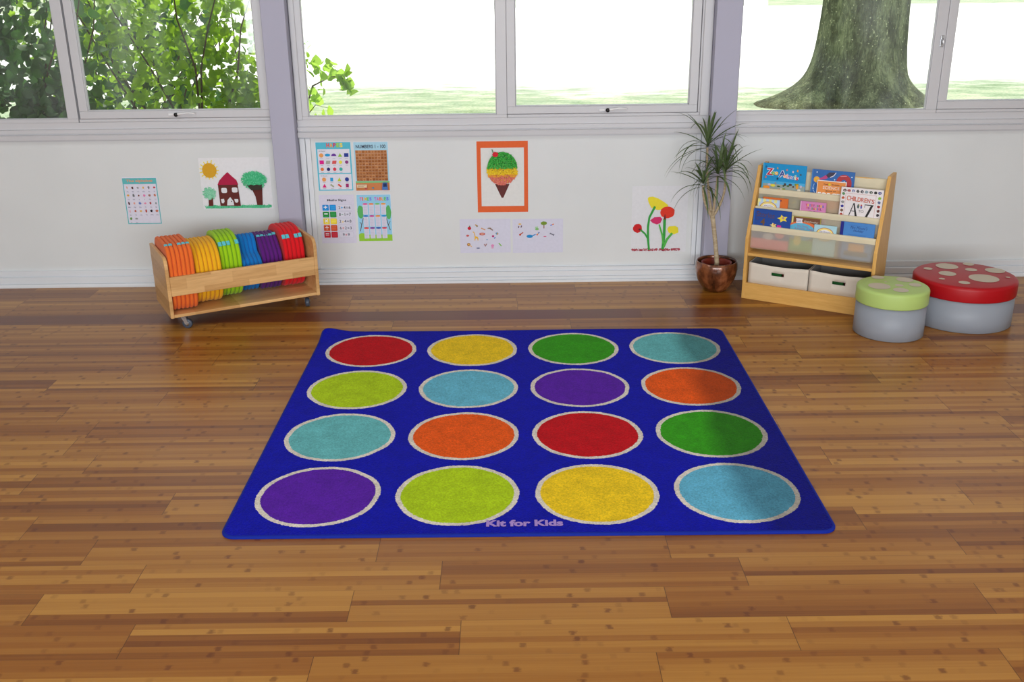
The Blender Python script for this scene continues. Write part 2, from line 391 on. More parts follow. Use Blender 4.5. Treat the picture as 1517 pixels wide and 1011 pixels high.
def window(idx, x0, x1, z0, open_sash=False, frame_l=.03, frame_r=.03, handle=None, top=2.1):
    """one light: frame members round a pane; a casement also has a sash and a handle"""
    w = empty('window_%d' % idx); struct(w)
    zb = .944
    fr = MB()
    fr.box(x0-frame_l, x1+frame_r, -.016, .018, zb, z0 if not open_sash else .962)
    fr.box(x0-frame_l, x1+frame_r, -.016, .018, top-.05, top)
    if not open_sash:
        fr.box(x0-frame_l, x0, -.016, .018, z0, top-.05); fr.box(x1, x1+frame_r, -.016, .018, z0, top-.05)
        fr.box(x0, x0+.004, -.010, .01, z0, top-.05); fr.box(x1-.004, x1, -.010, .01, z0, top-.05); fr.box(x0, x1, -.010, .01, z0, z0+.004)
    else:
        fr.box(x0-.062, x0-.004, .018, .034, zb, top); fr.box(x1+.004, x1+.062, .018, .034, zb, top); fr.box(x0-.004, x1+.004, .018, .034, zb, z0-.004)
        if frame_r > .06: fr.box(x1+.050, x1+frame_r, -.016, .018, .962, top-.05)
    struct(fr.build('window_frame', M['frame'], w, bevel=.004))
    if open_sash:
        s = MB(); a0, a1 = x0-.048, x1+.048; zs = .964
        out = [(a0, zs), (a1, zs), (a1, top-.05), (a0, top-.05)]
        s.box(a0+.002, a1-.002, -.020, .017, zs, z0); s.box(a0+.002, a1-.002, -.020, .017, top-.1, top-.052)
        s.box(a0+.002, x0, -.020, .017, z0, top-.1); s.box(x1, a1-.002, -.020, .017, z0, top-.1)
        s.box(x0, x1, -.014, .01, z0, z0+.006); s.box(x0, x0+.005, -.014, .01, z0+.006, top-.1); s.box(x1-.005, x1, -.014, .01, z0+.006, top-.1)
        struct(s.build('window_sash', M['frame'], w, bevel=.004))
    g = MB(); g.box(x0-.01, x1+.01, .004, .008, z0-.01, top-.04); struct(g.build('window_pane', M['glass'], w))
    if handle:
        hx, hz, vert = handle
        h = MB()
        if not vert:
            h.box(hx-.045, hx-.005, -.030, -.020, hz-.006, hz+.006)
            h.tube([(hx, -.024, hz), (hx, -.038, hz), (hx+.03, -.044, hz+.006), (hx+.07, -.044, hz+.010), (hx+.105, -.042, hz+.006)], [.008, .008, .006, .005, .005])
            o = h.build('window_handle', M['white'], w, bevel=.002); struct(o)
            q = MB(); q.lathe([(.010, 0), (.0115, .012), (.007, .017)], 16); o2 = q.build('handle_hub', M['black'], o, loc=(hx, -.032, hz), rot=(PI/2, 0, 0)); struct(o2)
        else:
            h.box(hx-.009, hx+.009, -.024, -.016, hz-.03, hz+.03); h.tube([(hx, -.02, hz+.012), (hx, -.036, hz+.008), (hx, -.038, hz-.018)], [.006, .005, .004])
            struct(h.build('window_catch', M['chrome'], w, bevel=.002))
    return w
window(1, -4.35, -2.419, .964, frame_r=.057, frame_l=.05)
window(2, -2.303, -1.351, 1.004, True, handle=(-1.815, .984, False), frame_l=.055, frame_r=.045)
window(3, -1.096, -.060, .963, frame_l=.064, frame_r=.058)
window(4, .045, .998, 1.003, True, handle=(.55, .982, False), frame_l=.045, frame_r=.112)
window(5, 1.262, 2.306, .963, frame_l=.02, frame_r=.058, handle=(2.345, 1.325, True))
window(6, 2.411, 4.3, 1.006, True, frame_l=.045, frame_r=.05)
# jamb boards beside the posts
b = MB(); b.box(-1.158, -1.128, -.024, -.016, .944, 2.1); b.box(1.058, 1.108, -.026, -.016, .944, 2.1); struct(b.build('trim_8', M['frame'], bevel=.004))

# ---------------------------------------------------------------- outside
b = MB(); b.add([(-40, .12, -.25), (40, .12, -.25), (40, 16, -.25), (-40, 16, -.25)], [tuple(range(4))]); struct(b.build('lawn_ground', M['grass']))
b = MB(); b.add([(-60, .1, -.29), (60, .1, -.29), (60, 49, -.262), (-60, 49, -.262)], [(0, 1, 2, 3)]); struct(b.build('sunlit_ground', M['path']))  # far sunlit ground; its brightness is put into the pale colour
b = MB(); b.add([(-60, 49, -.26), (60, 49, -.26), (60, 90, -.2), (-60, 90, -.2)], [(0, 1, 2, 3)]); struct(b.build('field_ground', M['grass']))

def tree():
    rings = []; n = 72
    prof = [(-.34, 1.08), (-.26, .97), (-.16, .87), (-.04, .79), (.10, .735), (.28, .69), (.5, .65), (.8, .622), (1.2, .60), (1.8, .59), (3, .58), (5, .53), (8, .45)]
    ph = [R.uniform(0, 6) for _ in range(4)]
    vs = []
    for z, r in prof:
        fl = max(0, 1-(z+.34)/.6)
        for k in range(n):
            a = 2*PI*k/n
            rr = r*(1+.035*math.sin(5*a+ph[0]+z)+.02*math.sin(11*a+ph[1]-z*2)+.012*math.sin(23*a+ph[2]))
            rr *= 1+fl*(.07*math.sin(4*a+.6)+.06*math.sin(7*a+ph[3]))
            # long root running to the left, along the lawn
            d = math.cos(a-math.radians(188)); rr += fl**2.2*max(0, d)**6*.85
            d = math.cos(a-math.radians(-12)); rr += fl**2*max(0, d)**8*.35
            vs.append((rr*math.cos(a)+.02*z, rr*math.sin(a), z))
    fs = [(i*n+k, i*n+(k+1) % n, (i+1)*n+(k+1) % n, (i+1)*n+k) for i in range(len(prof)-1) for k in range(n)]
    t = empty('tree', (5.22, 9.9, 0))
    tag(t, 'broad old tree trunk with spreading roots on the lawn outside', 'tree')
    b = MB(); b.add(vs, fs, None, True); o = b.build('trunk', M['bark'], t)
    q = o.modifiers.new('s', 'SUBSURF'); q.levels = q.render_levels = 2
tree()

def leafblob(name, label, spots, n, size, mat, branches, group=None, loc=(0, 0, 0)):
    t = empty(name, loc); tag(t, label, 'shrub', group)
    vs = []; fs = []
    for _ in range(n):
        cx, cy, cz, rx, ry, rz = R.choice(spots)
        while True:
            u = Vector((R.uniform(-1, 1), R.uniform(-1, 1), R.uniform(-1, 1)))
            if u.length <= 1: break
        p = Vector((cx+u.x*rx, cy+u.y*ry, cz+u.z*rz))
        s = size*R.uniform(.6, 1.25)
        m = Matrix.Rotation(R.uniform(0, 6.28), 3, 'Z') @ Matrix.Rotation(R.uniform(-.9, .9)+1.0, 3, 'X') @ Matrix.Rotation(R.uniform(-.7, .7), 3, 'Y')
        shape = [(0, 0, 0), (.42, .12, .10), (.52, .45, .13), (.30, .80, .06), (0, 1.08, -.06), (-.30, .80, .06), (-.52, .45, .13), (-.42, .12, .10), (0, .5, 0)]
        k = len(vs); vs += [p+m @ (Vector(q)*s) for q in shape]
        fs += [(k, k+1, k+2, k+8), (k+8, k+2, k+3, k+4), (k+8, k+4, k+5, k+6), (k, k+8, k+6, k+7)]
    b = MB(); b.v = vs; b.f = fs; b.mi = [0]*len(fs); b.sm = [True]*len(fs)
    b.build('foliage', mat, t, fix=False)
    b = MB()
    for path, r in branches: b.tube(path, [r*(1-.75*i/(len(path)-1)) for i in range(len(path))], 6)
    b.build('stems', flat((70, 56, 40), .9, .1), t)
    return t
LF1 = m_leaf('dark_leaf', (36, 74, 30), (74, 120, 44), .4, 5)
LF2 = m_leaf('lime_leaf', (48, 108, 20), (180, 212, 48), .6, 7)
LF3 = m_leaf('fresh_leaf', (140, 186, 56), (186, 216, 92), .7, 5)
def twig(x0, y0, z0, n, sp, h):
    out = []
    for _ in range(n):
        a = R.uniform(0, 6.28); p = Vector((x0+R.uniform(-.1, .1), y0+R.uniform(-.1, .1), z0)); path = [p.copy()]
        d = Vector((math.cos(a)*sp, math.sin(a)*sp*.5, h))/6
        for k in range(6): p = p+d+Vector((R.uniform(-.07, .07), R.uniform(-.04, .04), R.uniform(-.02, .05))); path.append(p.copy())
        out.append((path, .014))
    return out
leafblob('ivy_bush', 'dense dark green bush close behind the outermost window on the left',
         [(-3.55, 1.15, .5, .75, .30, .8), (-3.2, 1.25, 1.1, .60, .30, .8), (-3.9, 1.2, 1.5, .8, .3, .7), (-2.95, 1.1, .55, .30, .25, .55)], 3300, .070, LF1, twig(-3.4, 1.3, -.25, 10, .8, 1.9))
leafblob('lime_shrub', 'sunlit lime green shrub filling the second window',
         [(-2.35, 2.1, .6, .60, .35, .75), (-1.95, 2.2, 1.1, .50, .35, .75), (-2.6, 2.2, 1.5, .70, .35, .6), (-1.9, 2.1, .5, .35, .3, .5), (-3.1, 2.3, 1.3, .6, .35, .7)], 3300, .062, LF2, twig(-2.3, 2.2, -.25, 10, .9, 1.9))
leafblob('far_bush', 'shaded green bush seen through gaps in the sunlit shrub',
         [(-4.2, 4.6, .4, 1.1, .5, .8), (-3.2, 4.6, .2, 1.1, .5, .6), (-2.7, 4.4, .0, .7, .4, .45), (-4.8, 4.6, .9, 1.2, .5, .9), (-3.6, 4.6, 1.1, .8, .4, .6)], 1300, .12, LF1, twig(-3.8, 4.6, -.25, 8, 1.1, 1.5))
leafblob('climbing_branch', 'few light green leaves on a thin branch beside the post in the centre window',
         [(-1.27, 1.0, 1.02, .09, .08, .17), (-1.16, 1.0, 1.09, .09, .06, .08), (-1.07, 1.0, 1.06, .10, .05, .05), (-1.25, 1.0, .86, .12, .06, .10), (-1.03, 1.0, 1.0, .03, .03, .05)], 92, .060, LF3,
         [([(-1.5, 1.0, -.25), (-1.42, 1.0, .3), (-1.33, 1.0, .8), (-1.25, 1.0, 1.02), (-1.12, 1.0, 1.08), (-1.0, 1.0, 1.05)], .010), ([(-1.33, 1.0, .8), (-1.24, 1.0, .9), (-1.16, 1.0, .88)], .004)])

# ---------------------------------------------------------------- rug
rw, rh = 2.0, 1.96
b = MB(); out = rrect(rw-.012, rh-.012, .045, 6)
NX = NY = 40
vs = []; fs = []
def lift(x, y):         # far corner at the left is curled up a little, far edge is slightly wavy
    d = math.hypot(x+rw/2, y-rh/2); z = .009+.030*max(0, 1-d/.15)**1.3
    return z+.0012*math.sin(x*5)*max(0, (y-.6)/.4)
xs = [-1+2*k/NX for k in range(NX+1)]
def clamp(x, y, w, h, r):
    cx = max(-(w/2-r), min(w/2-r, x)); cy = max(-(h/2-r), min(h/2-r, y)); d = math.hypot(x-cx, y-cy)
    return (cx+(x-cx)*r/d, cy+(y-cy)*r/d) if d > r else (x, y)
w, h, r = rw-.012, rh-.012, .045
def sp(t): return math.copysign(1-(1-abs(t))**1.0, t)
ax = sorted(set([-w/2+r*k/6 for k in range(7)]+[w/2-r*k/6 for k in range(7)]+[(-1+2*k/36)*(w/2-r) for k in range(37)]))
ay = sorted(set([-h/2+r*k/6 for k in range(7)]+[h/2-r*k/6 for k in range(7)]+[(-1+2*k/36)*(h/2-r) for k in range(37)]))
for y in ay:
    for x in ax:
        cxx, cyy = clamp(x, y, w, h, r); vs.append((cxx, cyy, lift(cxx, cyy)))
nx = len(ax)
fs = [(j*nx+i, j*nx+i+1, (j+1)*nx+i+1, (j+1)*nx+i) for j in range(len(ay)-1) for i in range(nx-1)]
b.add(vs, fs, None, True)
rug = b.build('rug', M['rug'], loc=(.057, -1.861, 0), rot=(0, 0, -.005), fix=False)
tag(rug, 'large blue classroom rug with sixteen coloured circles outlined in cream', 'rug')
def dense(pts, m=24):
    out = []
    for p, q in zip(pts, pts[1:]+pts[:1]):
        k = m if math.hypot(q[0]-p[0], q[1]-p[1]) > .2 else 1
        out += [(p[0]+(q[0]-p[0])*i/k, p[1]+(q[1]-p[1])*i/k) for i in range(k)]
    return out
b = MB(); o2 = dense(rrect(rw, rh, .05, 8)); o1 = dense(rrect(rw-.018, rh-.018, .041, 8)); n = len(o2)
def lf(p, z): return (p[0], p[1], z+lift(*p)-.009)
ringv = [(p[0], p[1], max(.0005, lift(*p)-.009)) for p in o2]+[lf(p, .006) for p in o2]+[lf((p[0]*.997, p[1]*.997), .0095) for p in o2]+[lf(p, .0096) for p in o1]
b.add(ringv, [(q*n+k, q*n+(k+1) % n, (q+1)*n+(k+1) % n, (q+1)*n+k) for q in range(3) for k in range(n)], None, True)
b.build('edge_binding', M['bind'], rug)
vs_, fs_, W_, H_ = glyphs('Kit for Kids', .045)
b = MB(); b.add([(-.012-.126+a*.252/W_, -.932+c*.042/H_, .0102) for a, c in vs_], fs_); b.build('lettering', flat((168, 140, 206), .95, .1), rug, fix=False)

# ---------------------------------------------------------------- trolley and floor cushions
TA = .5008; TO = Vector((-1.7094, -.8375, 0))
def T(x, y, z): return TO+Vector((math.cos(TA)*x-math.sin(TA)*y, math.sin(TA)*x+math.cos(TA)*y, z))
W, D, zb = .785, .365, .0723
tr = empty('cushion_trolley', TO, (0, 0, TA)); tag(tr, 'low wooden trolley on castors holding rows of coloured floor cushions', 'trolley')
prof = [(0, zb), (D, zb), (D, .388), (.05, .388)]+[(.05-.05*math.sin(a), .338+.05*math.cos(a)) for a in [PI/2*k/6 for k in range(1, 7)]]
for x0 in (0, W-.018):
    b = MB(); b.extrude(prof, x0, x0+.018); b.build('side_panel', M['birch'], tr, bevel=.003)
b = MB(); b.box(.018, W-.018, .002, D-.002, zb+.002, .090); b.build('base_board', M['birch'], tr, bevel=.002)
b = MB(); b.box(.018, W-.018, .001, .019, .187, .287); b.build('front_rail', M['birch'], tr, bevel=.003)
b = MB(); b.box(.018, W-.018, D-.019, D-.001, .187, .287); b.build('rear_rail', M['birch'], tr, bevel=.003)
def caster(x, y, a):
    c = empty('caster', (x, y, 0), (0, 0, a)); c.parent = tr
    p = MB(); p.box(-.02, .02, -.02, .02, zb-.004, zb+.0015); p.lathe([(.012, .062), (.012, zb-.004)], 16)
    for s in (-1, 1): p.extrude([(-.012, .064), (.012, .064), (.022, .026), (.012, .020), (.004, .026)], s*.0135-.0015, s*.0135+.0015, axis='y')
    p.build('bracket', M['chrome'], c)
    q = MB(); q.lathe([(.010, -.011), (.022, -.011), (.025, -.008), (.025, .008), (.022, .011), (.010, .011)], 28)
    wl = q.build('wheel', M['rubber'], c, loc=(.014, 0, .0252), rot=(PI/2, 0, 0))
    q = MB(); q.lathe([(.011, -.0122), (.011, .0122)], 20); q.build('hub', M['chrome'], wl)
caster(.072, .045, -.5); caster(W-.06, .05, 1.2); caster(.072, D-.05, 2.); caster(W-.06, D-.05, .6)

def outline(kind, r):
    n = 56; out = []
    for k in range(n):
        a = 2*PI*k/n; c, s = math.cos(a), math.sin(a)
        if kind == 'circle': q = r
        elif kind == 'square': q = r/(abs(c)**5+abs(s)**5)**.2
        elif kind == 'soft': q = r/(abs(c)**2.7+abs(s)**2.7)**(1/2.7)
        elif kind == 'flower': q = r*(.83+.17*math.cos(4*a))
        elif kind == 'octagon':
            aa = (a+PI/8) % (PI/4)-PI/8; q = min(r/math.cos(aa), r*1.045)
        out.append((q*c, q*s))
    return out
def cushion(kind, r, th, mat):
    """a flat foam seat pad standing on edge: thickness along local x, outline in y,z; origin at its lowest point"""
    pts = outline(kind, r); n = len(pts); zmin = min(p[1] for p in pts)
    lay = [(-.5, .925), (-.485, .955), (-.38, .985), (-.14, 1.), (.14, 1.), (.38, .985), (.485, .955), (.5, .925)]
    vs = [(t*th, y*s, z*s-zmin) for t, s in lay for y, z in pts]
    vs += [(-.5*th, 0, -zmin), (.5*th, 0, -zmin)]; A = len(vs)-2
    fs = [(i*n+k, i*n+(k+1) % n, (i+1)*n+(k+1) % n, (i+1)*n+k) for i in range(len(lay)-1) for k in range(n)]
    fs += [(A, (k+1) % n, k) for k in range(n)]+[(A+1, (len(lay)-1)*n+k, (len(lay)-1)*n+(k+1) % n) for k in range(n)]
    b = MB(); b.add(vs, fs, None, True); return b, -zmin
sets = [('orange', (236, 112, 44), 'square', .173, .1905, 6, .024, .150, (.66, [0, 1, 3, 4, 5]), 'yellow'),
        ('yellow', (240, 178, 26), 'soft', .163, .205, 6, .158, .290, None, ''),
        ('lime green', (156, 206, 22), 'soft', .170, .255, 5, .298, .407, (.47, [0, 1, 2, 4]), ''),
        ('blue', (14, 116, 196), 'flower', .157, .245, 5, .410, .515, None, ''),
        ('purple', (92, 26, 122), 'octagon', .150, .262, 5, .522, .630, (.80, [0, 1, 2, 3, 4]), ''),
        ('red', (222, 24, 34), 'soft', .166, .262, 5, .638, .750, (.52, [0, 1, 3, 4]), '')]
ordn = ['first', 'second', 'third', 'fourth', 'fifth', 'sixth']; cnt = ['', '', '', '', '', 'five', 'six']
tabm = flat((92, 196, 210), .6)
for cname, col, kind, r, yc, n, x0, x1, tabs, _ in sets:
    th = (x1-x0)/n*.985; cm = m_cloth('cushion_'+cname.replace(' ', '_'), col)
    b, zc = cushion(kind, r, th, cm); proto = b.build('floor_cushion', cm, fix=True)
    # fabric tab sewn over the upper front edge
    tabo = None
    if tabs:
        a = PI-tabs[0]*PI/2+ .0
        pts = outline(kind, r); q = min(pts, key=lambda p: abs(((math.atan2(p[1], p[0])-a+PI) % (2*PI))-PI))
        e = MB(); t0 = th*.40; L = .024 if cname in ('red', 'lime green') else .015; d = Vector((0, -math.sin(a), math.cos(a))); nn = Vector((0, math.cos(a), math.sin(a)))
        i = pts.index(q); pa, pb = pts[i-2], pts[(i+2) % len(pts)]
        d = Vector((0, pb[0]-pa[0], pb[1]-pa[1])).normalized(); nn = Vector((0, d.z, -d.y))
        if nn.dot(Vector((0, q[0], q[1]))) < 0: nn = -nn
        cc = Vector((0, q[0], q[1]+zc))+nn*.0015
        vv = []
        for dz in (-.5, .5):
            for tx, dn in ((-t0, -.006), (-t0, .0008), (t0, .0008), (t0, -.006)): vv.append(cc+d*(L*dz)+nn*dn+Vector((tx, 0, 0)))
        e.add(vv, [(0, 1, 5, 4), (1, 2, 6, 5), (2, 3, 7, 6), (0, 3, 2, 1), (4, 5, 6, 7), (3, 0, 4, 7)])
        tabo = e.build('fabric_tab', tabm, proto, bevel=.0008); tabo['label'] = 'pale blue fabric tab'
    for k in range(n):
        o = proto if k == 0 else proto.copy()
        if k: C.objects.link(o)
        if tabs:
            if k in tabs[1]:
                if k:
                    c = tabo.copy(); C.objects.link(c); c.parent = o; c.location.z = R.uniform(-.004, .004)
        o.location = T(x0+(k+.5)*(x1-x0)/n, yc+R.uniform(-.004, .004), .0905)
        o.rotation_euler = (0, 0, TA)
        tag(o, '%s floor cushion, %s from the left of the %s in the trolley' % (cname, ordn[k], cnt[n]), 'cushion', '%s floor cushions standing in the trolley' % cname)

# ---------------------------------------------------------------- book display shelf
SA = -.5457; SO = Vector((1.2751, -.3738, 0))
def S(x, y, z): return SO+Vector((math.cos(SA)*x-math.sin(SA)*y, math.sin(SA)*x+math.cos(SA)*y, z))
W, D = .6885, .264
sh = empty('book_display_shelf', SO, (0, 0, SA)); tag(sh, 'beech book display unit with cream fabric pockets, beside the potted plant', 'bookcase')
pf = [(0, 0), (D, 0), (D, .712), (.132, .712), (.008, .352), (.001, .340)]
for x0 in (0, W-.018):
    b = MB(); b.extrude(pf, x0, x0+.018); b.build('side_panel', M['beechface'], sh, bevel=.002)
b = MB(); b.box(.018, W-.018, .002, D, .243, .259); b.build('shelf_board', M['beech'], sh, bevel=.002)
b = MB(); b.box(.018, W-.018, .001, .017, 0, .090); b.build('plinth', M['beech'], sh, bevel=.001)
b = MB(); b.box(.018, W-.018, .017, D, .072, .088); b.build('bottom_board', M['beech'], sh)
b = MB(); b.box(.018, W-.018, D-.010, D-.002, .088, .243); b.build('back_panel', M['beech'], sh)
rails = [(.036, .402), (.078, .497), (.120, .588), (.172, .684)]
for k, (yr, zr) in enumerate(rails):
    b = MB(); b.tube([(.018, yr, zr), (W-.018, yr, zr)], .0055, 12); b.build('dowel', M['beech'], sh)
def sheet(name, path, mat, x0=.020, x1=W-.020, t=.0006, sag=0., nx=24):
    vs = []; m = len(path)
    for i in range(nx+1):
        u = i/nx; x = x0+(x1-x0)*u
        for j, (y, z) in enumerate(path):
            bel = math.sin(PI*u)*sag*math.sin(PI*j/(m-1)); wr = .0012*math.sin(u*23+j*.7)
            vs.append((x, y-bel+wr*math.sin(PI*j/(m-1)), z))
    fs = [(i*m+j, (i+1)*m+j, (i+1)*m+j+1, i*m+j+1) for i in range(nx) for j in range(m-1)]
    b = MB(); b.add(vs, fs, None, True); return b.build(name, mat, sh, fix=False)
for k in range(3):
    yr, zr = rails[k]; yn, zn = rails[k+1]; zbm = zr-.126
    f = .0072
    hem = [(yr+f, zr-.012), (yr+f*.9, zr+.004), (yr, zr+f), (yr-f*.9, zr+.004), (yr-f, zr-.008), (yr-f, zr-.016), (yr-f, zr-.024)]
    sheet('pocket_hem', hem, M['hem'])
    fr = [(yr-f, zr-.024), (yr-f-.001, zr-.055), (yr-f-.002, zr-.080), (yr-f-.002, zr-.105), (yr-f+.002, zbm+.006), (yr+.006, zbm), (yr+.020, zbm+.001), (yr+.030, zbm+.010)]
    bk = [(yr+.030+(yn+.008-yr-.030)*t, zbm+.010+(zn-.014-zbm-.010)*t) for t in (.15, .4, .7, 1.)]
    sheet('fabric_pocket', fr+bk, M['sheer'], sag=.003)
yr, zr = rails[3]; f = .0072
sheet('pocket_hem', [(yr+f, zr-.04), (yr+f, zr), (yr, zr+f), (yr-f, zr), (yr-f-.001, zr-.03), (yr-f-.002, zr-.088)], M['hem'])

# storage boxes on the bottom board
def storage_box(x0, x1, label):
    o = empty('storage_box', S((x0+x1)/2, .020, .088), (0, 0, SA)); tag(o, label, 'box', 'canvas storage boxes under the book pockets')
    w = x1-x0; d = .222; h = .117; t = .003
    hz0, hz1, hw = .058, .075, .034
    b = MB()
    nx = 16
    vs = []; fs = []
    # front with a real slot; its top edge dips in the middle
    xs = sorted(set([-w/2+w*k/nx for k in range(nx+1)]+[-hw, hw])); zs = [0, .03, hz0, hz1, .095, h]
    for x in xs:
        dip = .007*math.cos(PI*x/w)
        for z in zs: vs.append((x, -.004*math.cos(PI*x/w), z*(1-dip/h) if z > hz1 else z))
    m = len(zs)
    for i in range(len(xs)-1):
        for j in range(m-1):
            if xs[i] >= -hw-1e-6 and xs[i+1] <= hw+1e-6 and j == 2: continue
            fs.append((i*m+j, (i+1)*m+j, (i+1)*m+j+1, i*m+j+1))
    b.add(vs, fs, None, True)
    fo = b.build('front_panel', M['canvas'], o, fix=False); q = fo.modifiers.new('t', 'SOLIDIFY'); q.thickness = t; q.offset = 1
    b = MB(); b.box(-w/2, -w/2+t, .004, d, 0, h); b.box(w/2-t, w/2, .004, d, 0, h); b.box(-w/2, w/2, d-t, d, 0, h); b.box(-w/2, w/2, .004, d, 0, t)
    b.build('box_walls', M['canvas'], o, bevel=.001)
    b = MB(); b.box(-w/2+t, -w/2+t+.001, .006, d-t, t, h-.002); b.box(w/2-t-.001, w/2-t, .006, d-t, t, h-.002); b.box(-w/2+t, w/2-t, d-t-.001, d-t, t, h-.002)
    b.build('lining', M['liner'], o)
    return o
storage_box(.026, .349, 'cream canvas storage box with handle slot, next to the plant pot side')
storage_box(.355, .668, 'cream canvas storage box with handle slot, partly behind the green toadstool seat')
def block(lx, ly, w, col, label, h=.045):
    b = MB(); b.box(-w/2, w/2, -.02, .02, 0, h); o = b.build('toy_block', flat(col, .4), loc=S(lx, ly, .0915), rot=(0, 0, SA), bevel=.004)
    tag(o, label, 'toy', 'toys inside the canvas storage boxes')
block(.172, .052, .060, (20, 90, 34), 'green toy seen through the slot of the box by the plant', .09)
block(.226, .052, .036, (96, 20, 22), 'dark red toy at one end of the slot of the box by the plant', .09)
block(.500, .052, .060, (20, 90, 34), 'green toy seen through the slot of the box by the green seat', .09)
block(.554, .052, .036, (96, 20, 22), 'dark red toy at one end of the slot of the box by the green seat', .09)

TILT = .06
def book(name, x0, x1, ztop, zbot, yr, zr, dy, label, cover, art, t=.009, spine=None, cat='book'):
    """front cover plane passes dy behind the pocket rail (yr,zr) and leans back"""
    th = math.atan(TILT); ce = math.cos(th)
    ybot = yr+dy+TILT*(zbot-zr)
    w = x1-x0; h = (ztop-zbot)/ce
    o = empty(name, S(x0, ybot, zbot), (-th, 0, SA)); tag(o, label, cat, 'picture books in the fabric pockets')
    p = Print(w, h, cover, t=.0015, rough=.35, spec=.5); art(p, w, h)
    if spine: p.layer().layer().rect(0, 0, .016, h, spine)
    p.b.box(0, w, t-.0015, t, 0, h, p.c(cover)); p.b.box(0, .0015, 0, t, 0, h, p.c(spine or cover))
    p.build('cover', o)
    b = MB(); b.box(.0016, w-.004, .0016, t-.0016, .003, h-.003); b.build('pages', M['pages'], o)
    return o
r3, r2_, r1 = rails[0], rails[1], rails[2]
def a_zoo(p, w, h):
    p.rect(0, .120, w, h, (0, 146, 208)); p.rect(0, 0, w, .165, (70, 172, 222)); p.layer()
    p.rect(0, 0, w, .150, (150, 164, 160)); p.layer(); p.rect(0, 0, w, .10, (92, 120, 80)); p.layer()
    rr = random.Random(3)
    for k in range(60):
        x = rr.uniform(.006, w-.008); z = rr.uniform(.055, .160); c = rr.choice([(70, 110, 50), (120, 150, 60), (235, 150, 50), (220, 214, 200), (70, 60, 60), (232, 214, 60), (150, 140, 150), (40, 84, 40), (200, 190, 210)])
        p.disc(x, z, rr.uniform(.003, .010), rr.uniform(.003, .008), c, 8); p.layer() if k % 12 == 0 else 0
    p.disc(.028, .130, .018, .009, (236, 146, 40), 12); p.disc(.062, .142, .014, .007, (226, 214, 70), 12); p.disc(w-.040, .146, .007, .013, (232, 160, 40), 12)
    p.rect(0, 0, .007, h, (60, 170, 220)); p.layer()
    ws = (250, 246, 250)
    for dx in (-.0018, .0018):
        for dz in (-.0015, .0015): p.text('Z', .022+dx, .196+dz, .036, ws, bold=.05); p.text('A', .090+dx, .190+dz, .034, ws, bold=.05)
    p.text('oo', .049, .198, .019, ws, w=.036, bold=.09); p.layer()
    p.text('Z', .022, .196, .036, (190, 16, 60), bold=.03); p.text('o', .049, .198, .018, (110, 180, 70), bold=.05); p.text('o', .067, .198, .018, (240, 186, 70), bold=.05)
    p.text('A', .090, .190, .034, (30, 70, 150), bold=.03)
    nx_ = [.1165, .1325, .1385, .161, .1755, .182]; nw = [.0135, .0035, .020, .0125, .0035, .012]; nh = [.015, .022, .015, .015, .024, .016]
    for k, ch in enumerate('nimals'):
        for dx in (-.0015, .0015): p.text(ch, nx_[k]+dx, .187-.0016*k, nh[k]+.002, ws, w=nw[k]+.001, bold=.06)
    p.layer()
    for k, (ch, c) in enumerate(zip('nimals', [(236, 140, 50), (220, 60, 50), (120, 90, 170), (50, 140, 210), (90, 180, 70), (214, 40, 50)])):
        p.text(ch, nx_[k], .188-.0016*k, nh[k], c, w=nw[k], bold=.03)
    for x, z, c in ((.080, .235, (200, 160, 110)), (.130, .230, (190, 130, 140)), (.164, .222, (230, 200, 210)), (.188, .229, (236, 150, 60)), (.205, .210, (60, 90, 110)), (.018, .238, (20, 100, 160)), (.020, .184, (190, 120, 110)), (.084, .180, (20, 60, 90))):
        p.disc(x, z, .005, .006, c, 7, wob=.3)
book('zoo_book', 0.028, 0.26, 0.727, .470, r1[0], r1[1], 0.006, 'bright blue Zoo Animals picture book at the left of the top pocket', (0, 146, 208), a_zoo)
def a_space(p, w, h):
    p.rect(0, 0, .006, h, (70, 130, 196))
    rr = random.Random(5)
    for x, z in ((.026, h-.014), (.120, h-.046), (.206, h-.026), (.170, h-.052), (.014, h-.10), (.034, h-.075)): p.poly([(x-.004, z), (x, z-.004), (x+.004, z), (x, z+.004)], (226, 236, 246))
    p.disc(.028, h-.052, .016, .016, (236, 176, 60), 16); p.line([(.018, h-.075), (.012, h-.095), (.016, h-.11), (.028, h-.125)], .002, (190, 214, 240)); p.layer()
    p.poly([(.040, h-.045), (.052, h-.040), (.088, h-.016), (.096, h-.030), (.076, h-.046), (.044, h-.052)], (190, 70, 130)); p.layer()
    p.poly([(.074, h-.026), (.090, h-.010), (.124, h-.008), (.116, h-.022), (.096, h-.036), (.084, h-.038)], (62, 56, 78)); p.line([(.096, h-.036), (.114, h-.026), (.124, h-.009)], .004, (220, 220, 236)); p.layer()
    n = 20; c = (.168, h-.062)
    pts = [(c[0]+.040*math.cos(PI*k/n), c[1]+.046*math.sin(PI*k/n)) for k in range(n+1)]+[(c[0]-.016*math.cos(PI*k/n), c[1]+.020*math.sin(PI*k/n)) for k in range(n+1)]
    for k in range(n): p.poly([pts[k], pts[k+1], pts[2*n-k], pts[2*n+1-k]], (176, 52, 60))
    p.rect(c[0]-.040, h-.10, c[0]-.016, c[1], (120, 30, 44)); p.rect(c[0]+.016, h-.10, c[0]+.040, c[1], (176, 52, 60)); p.layer(); p.line([(c[0]-.02, c[1]+.036), (c[0]+.012, c[1]+.040)], .003, (230, 150, 160))
book('space_book', 0.287, 0.506, 0.714, .472, r1[0], r1[1], 0.017, 'blue picture book with a rocket and red magnet, standing behind the orange science book', (44, 104, 176), a_space)
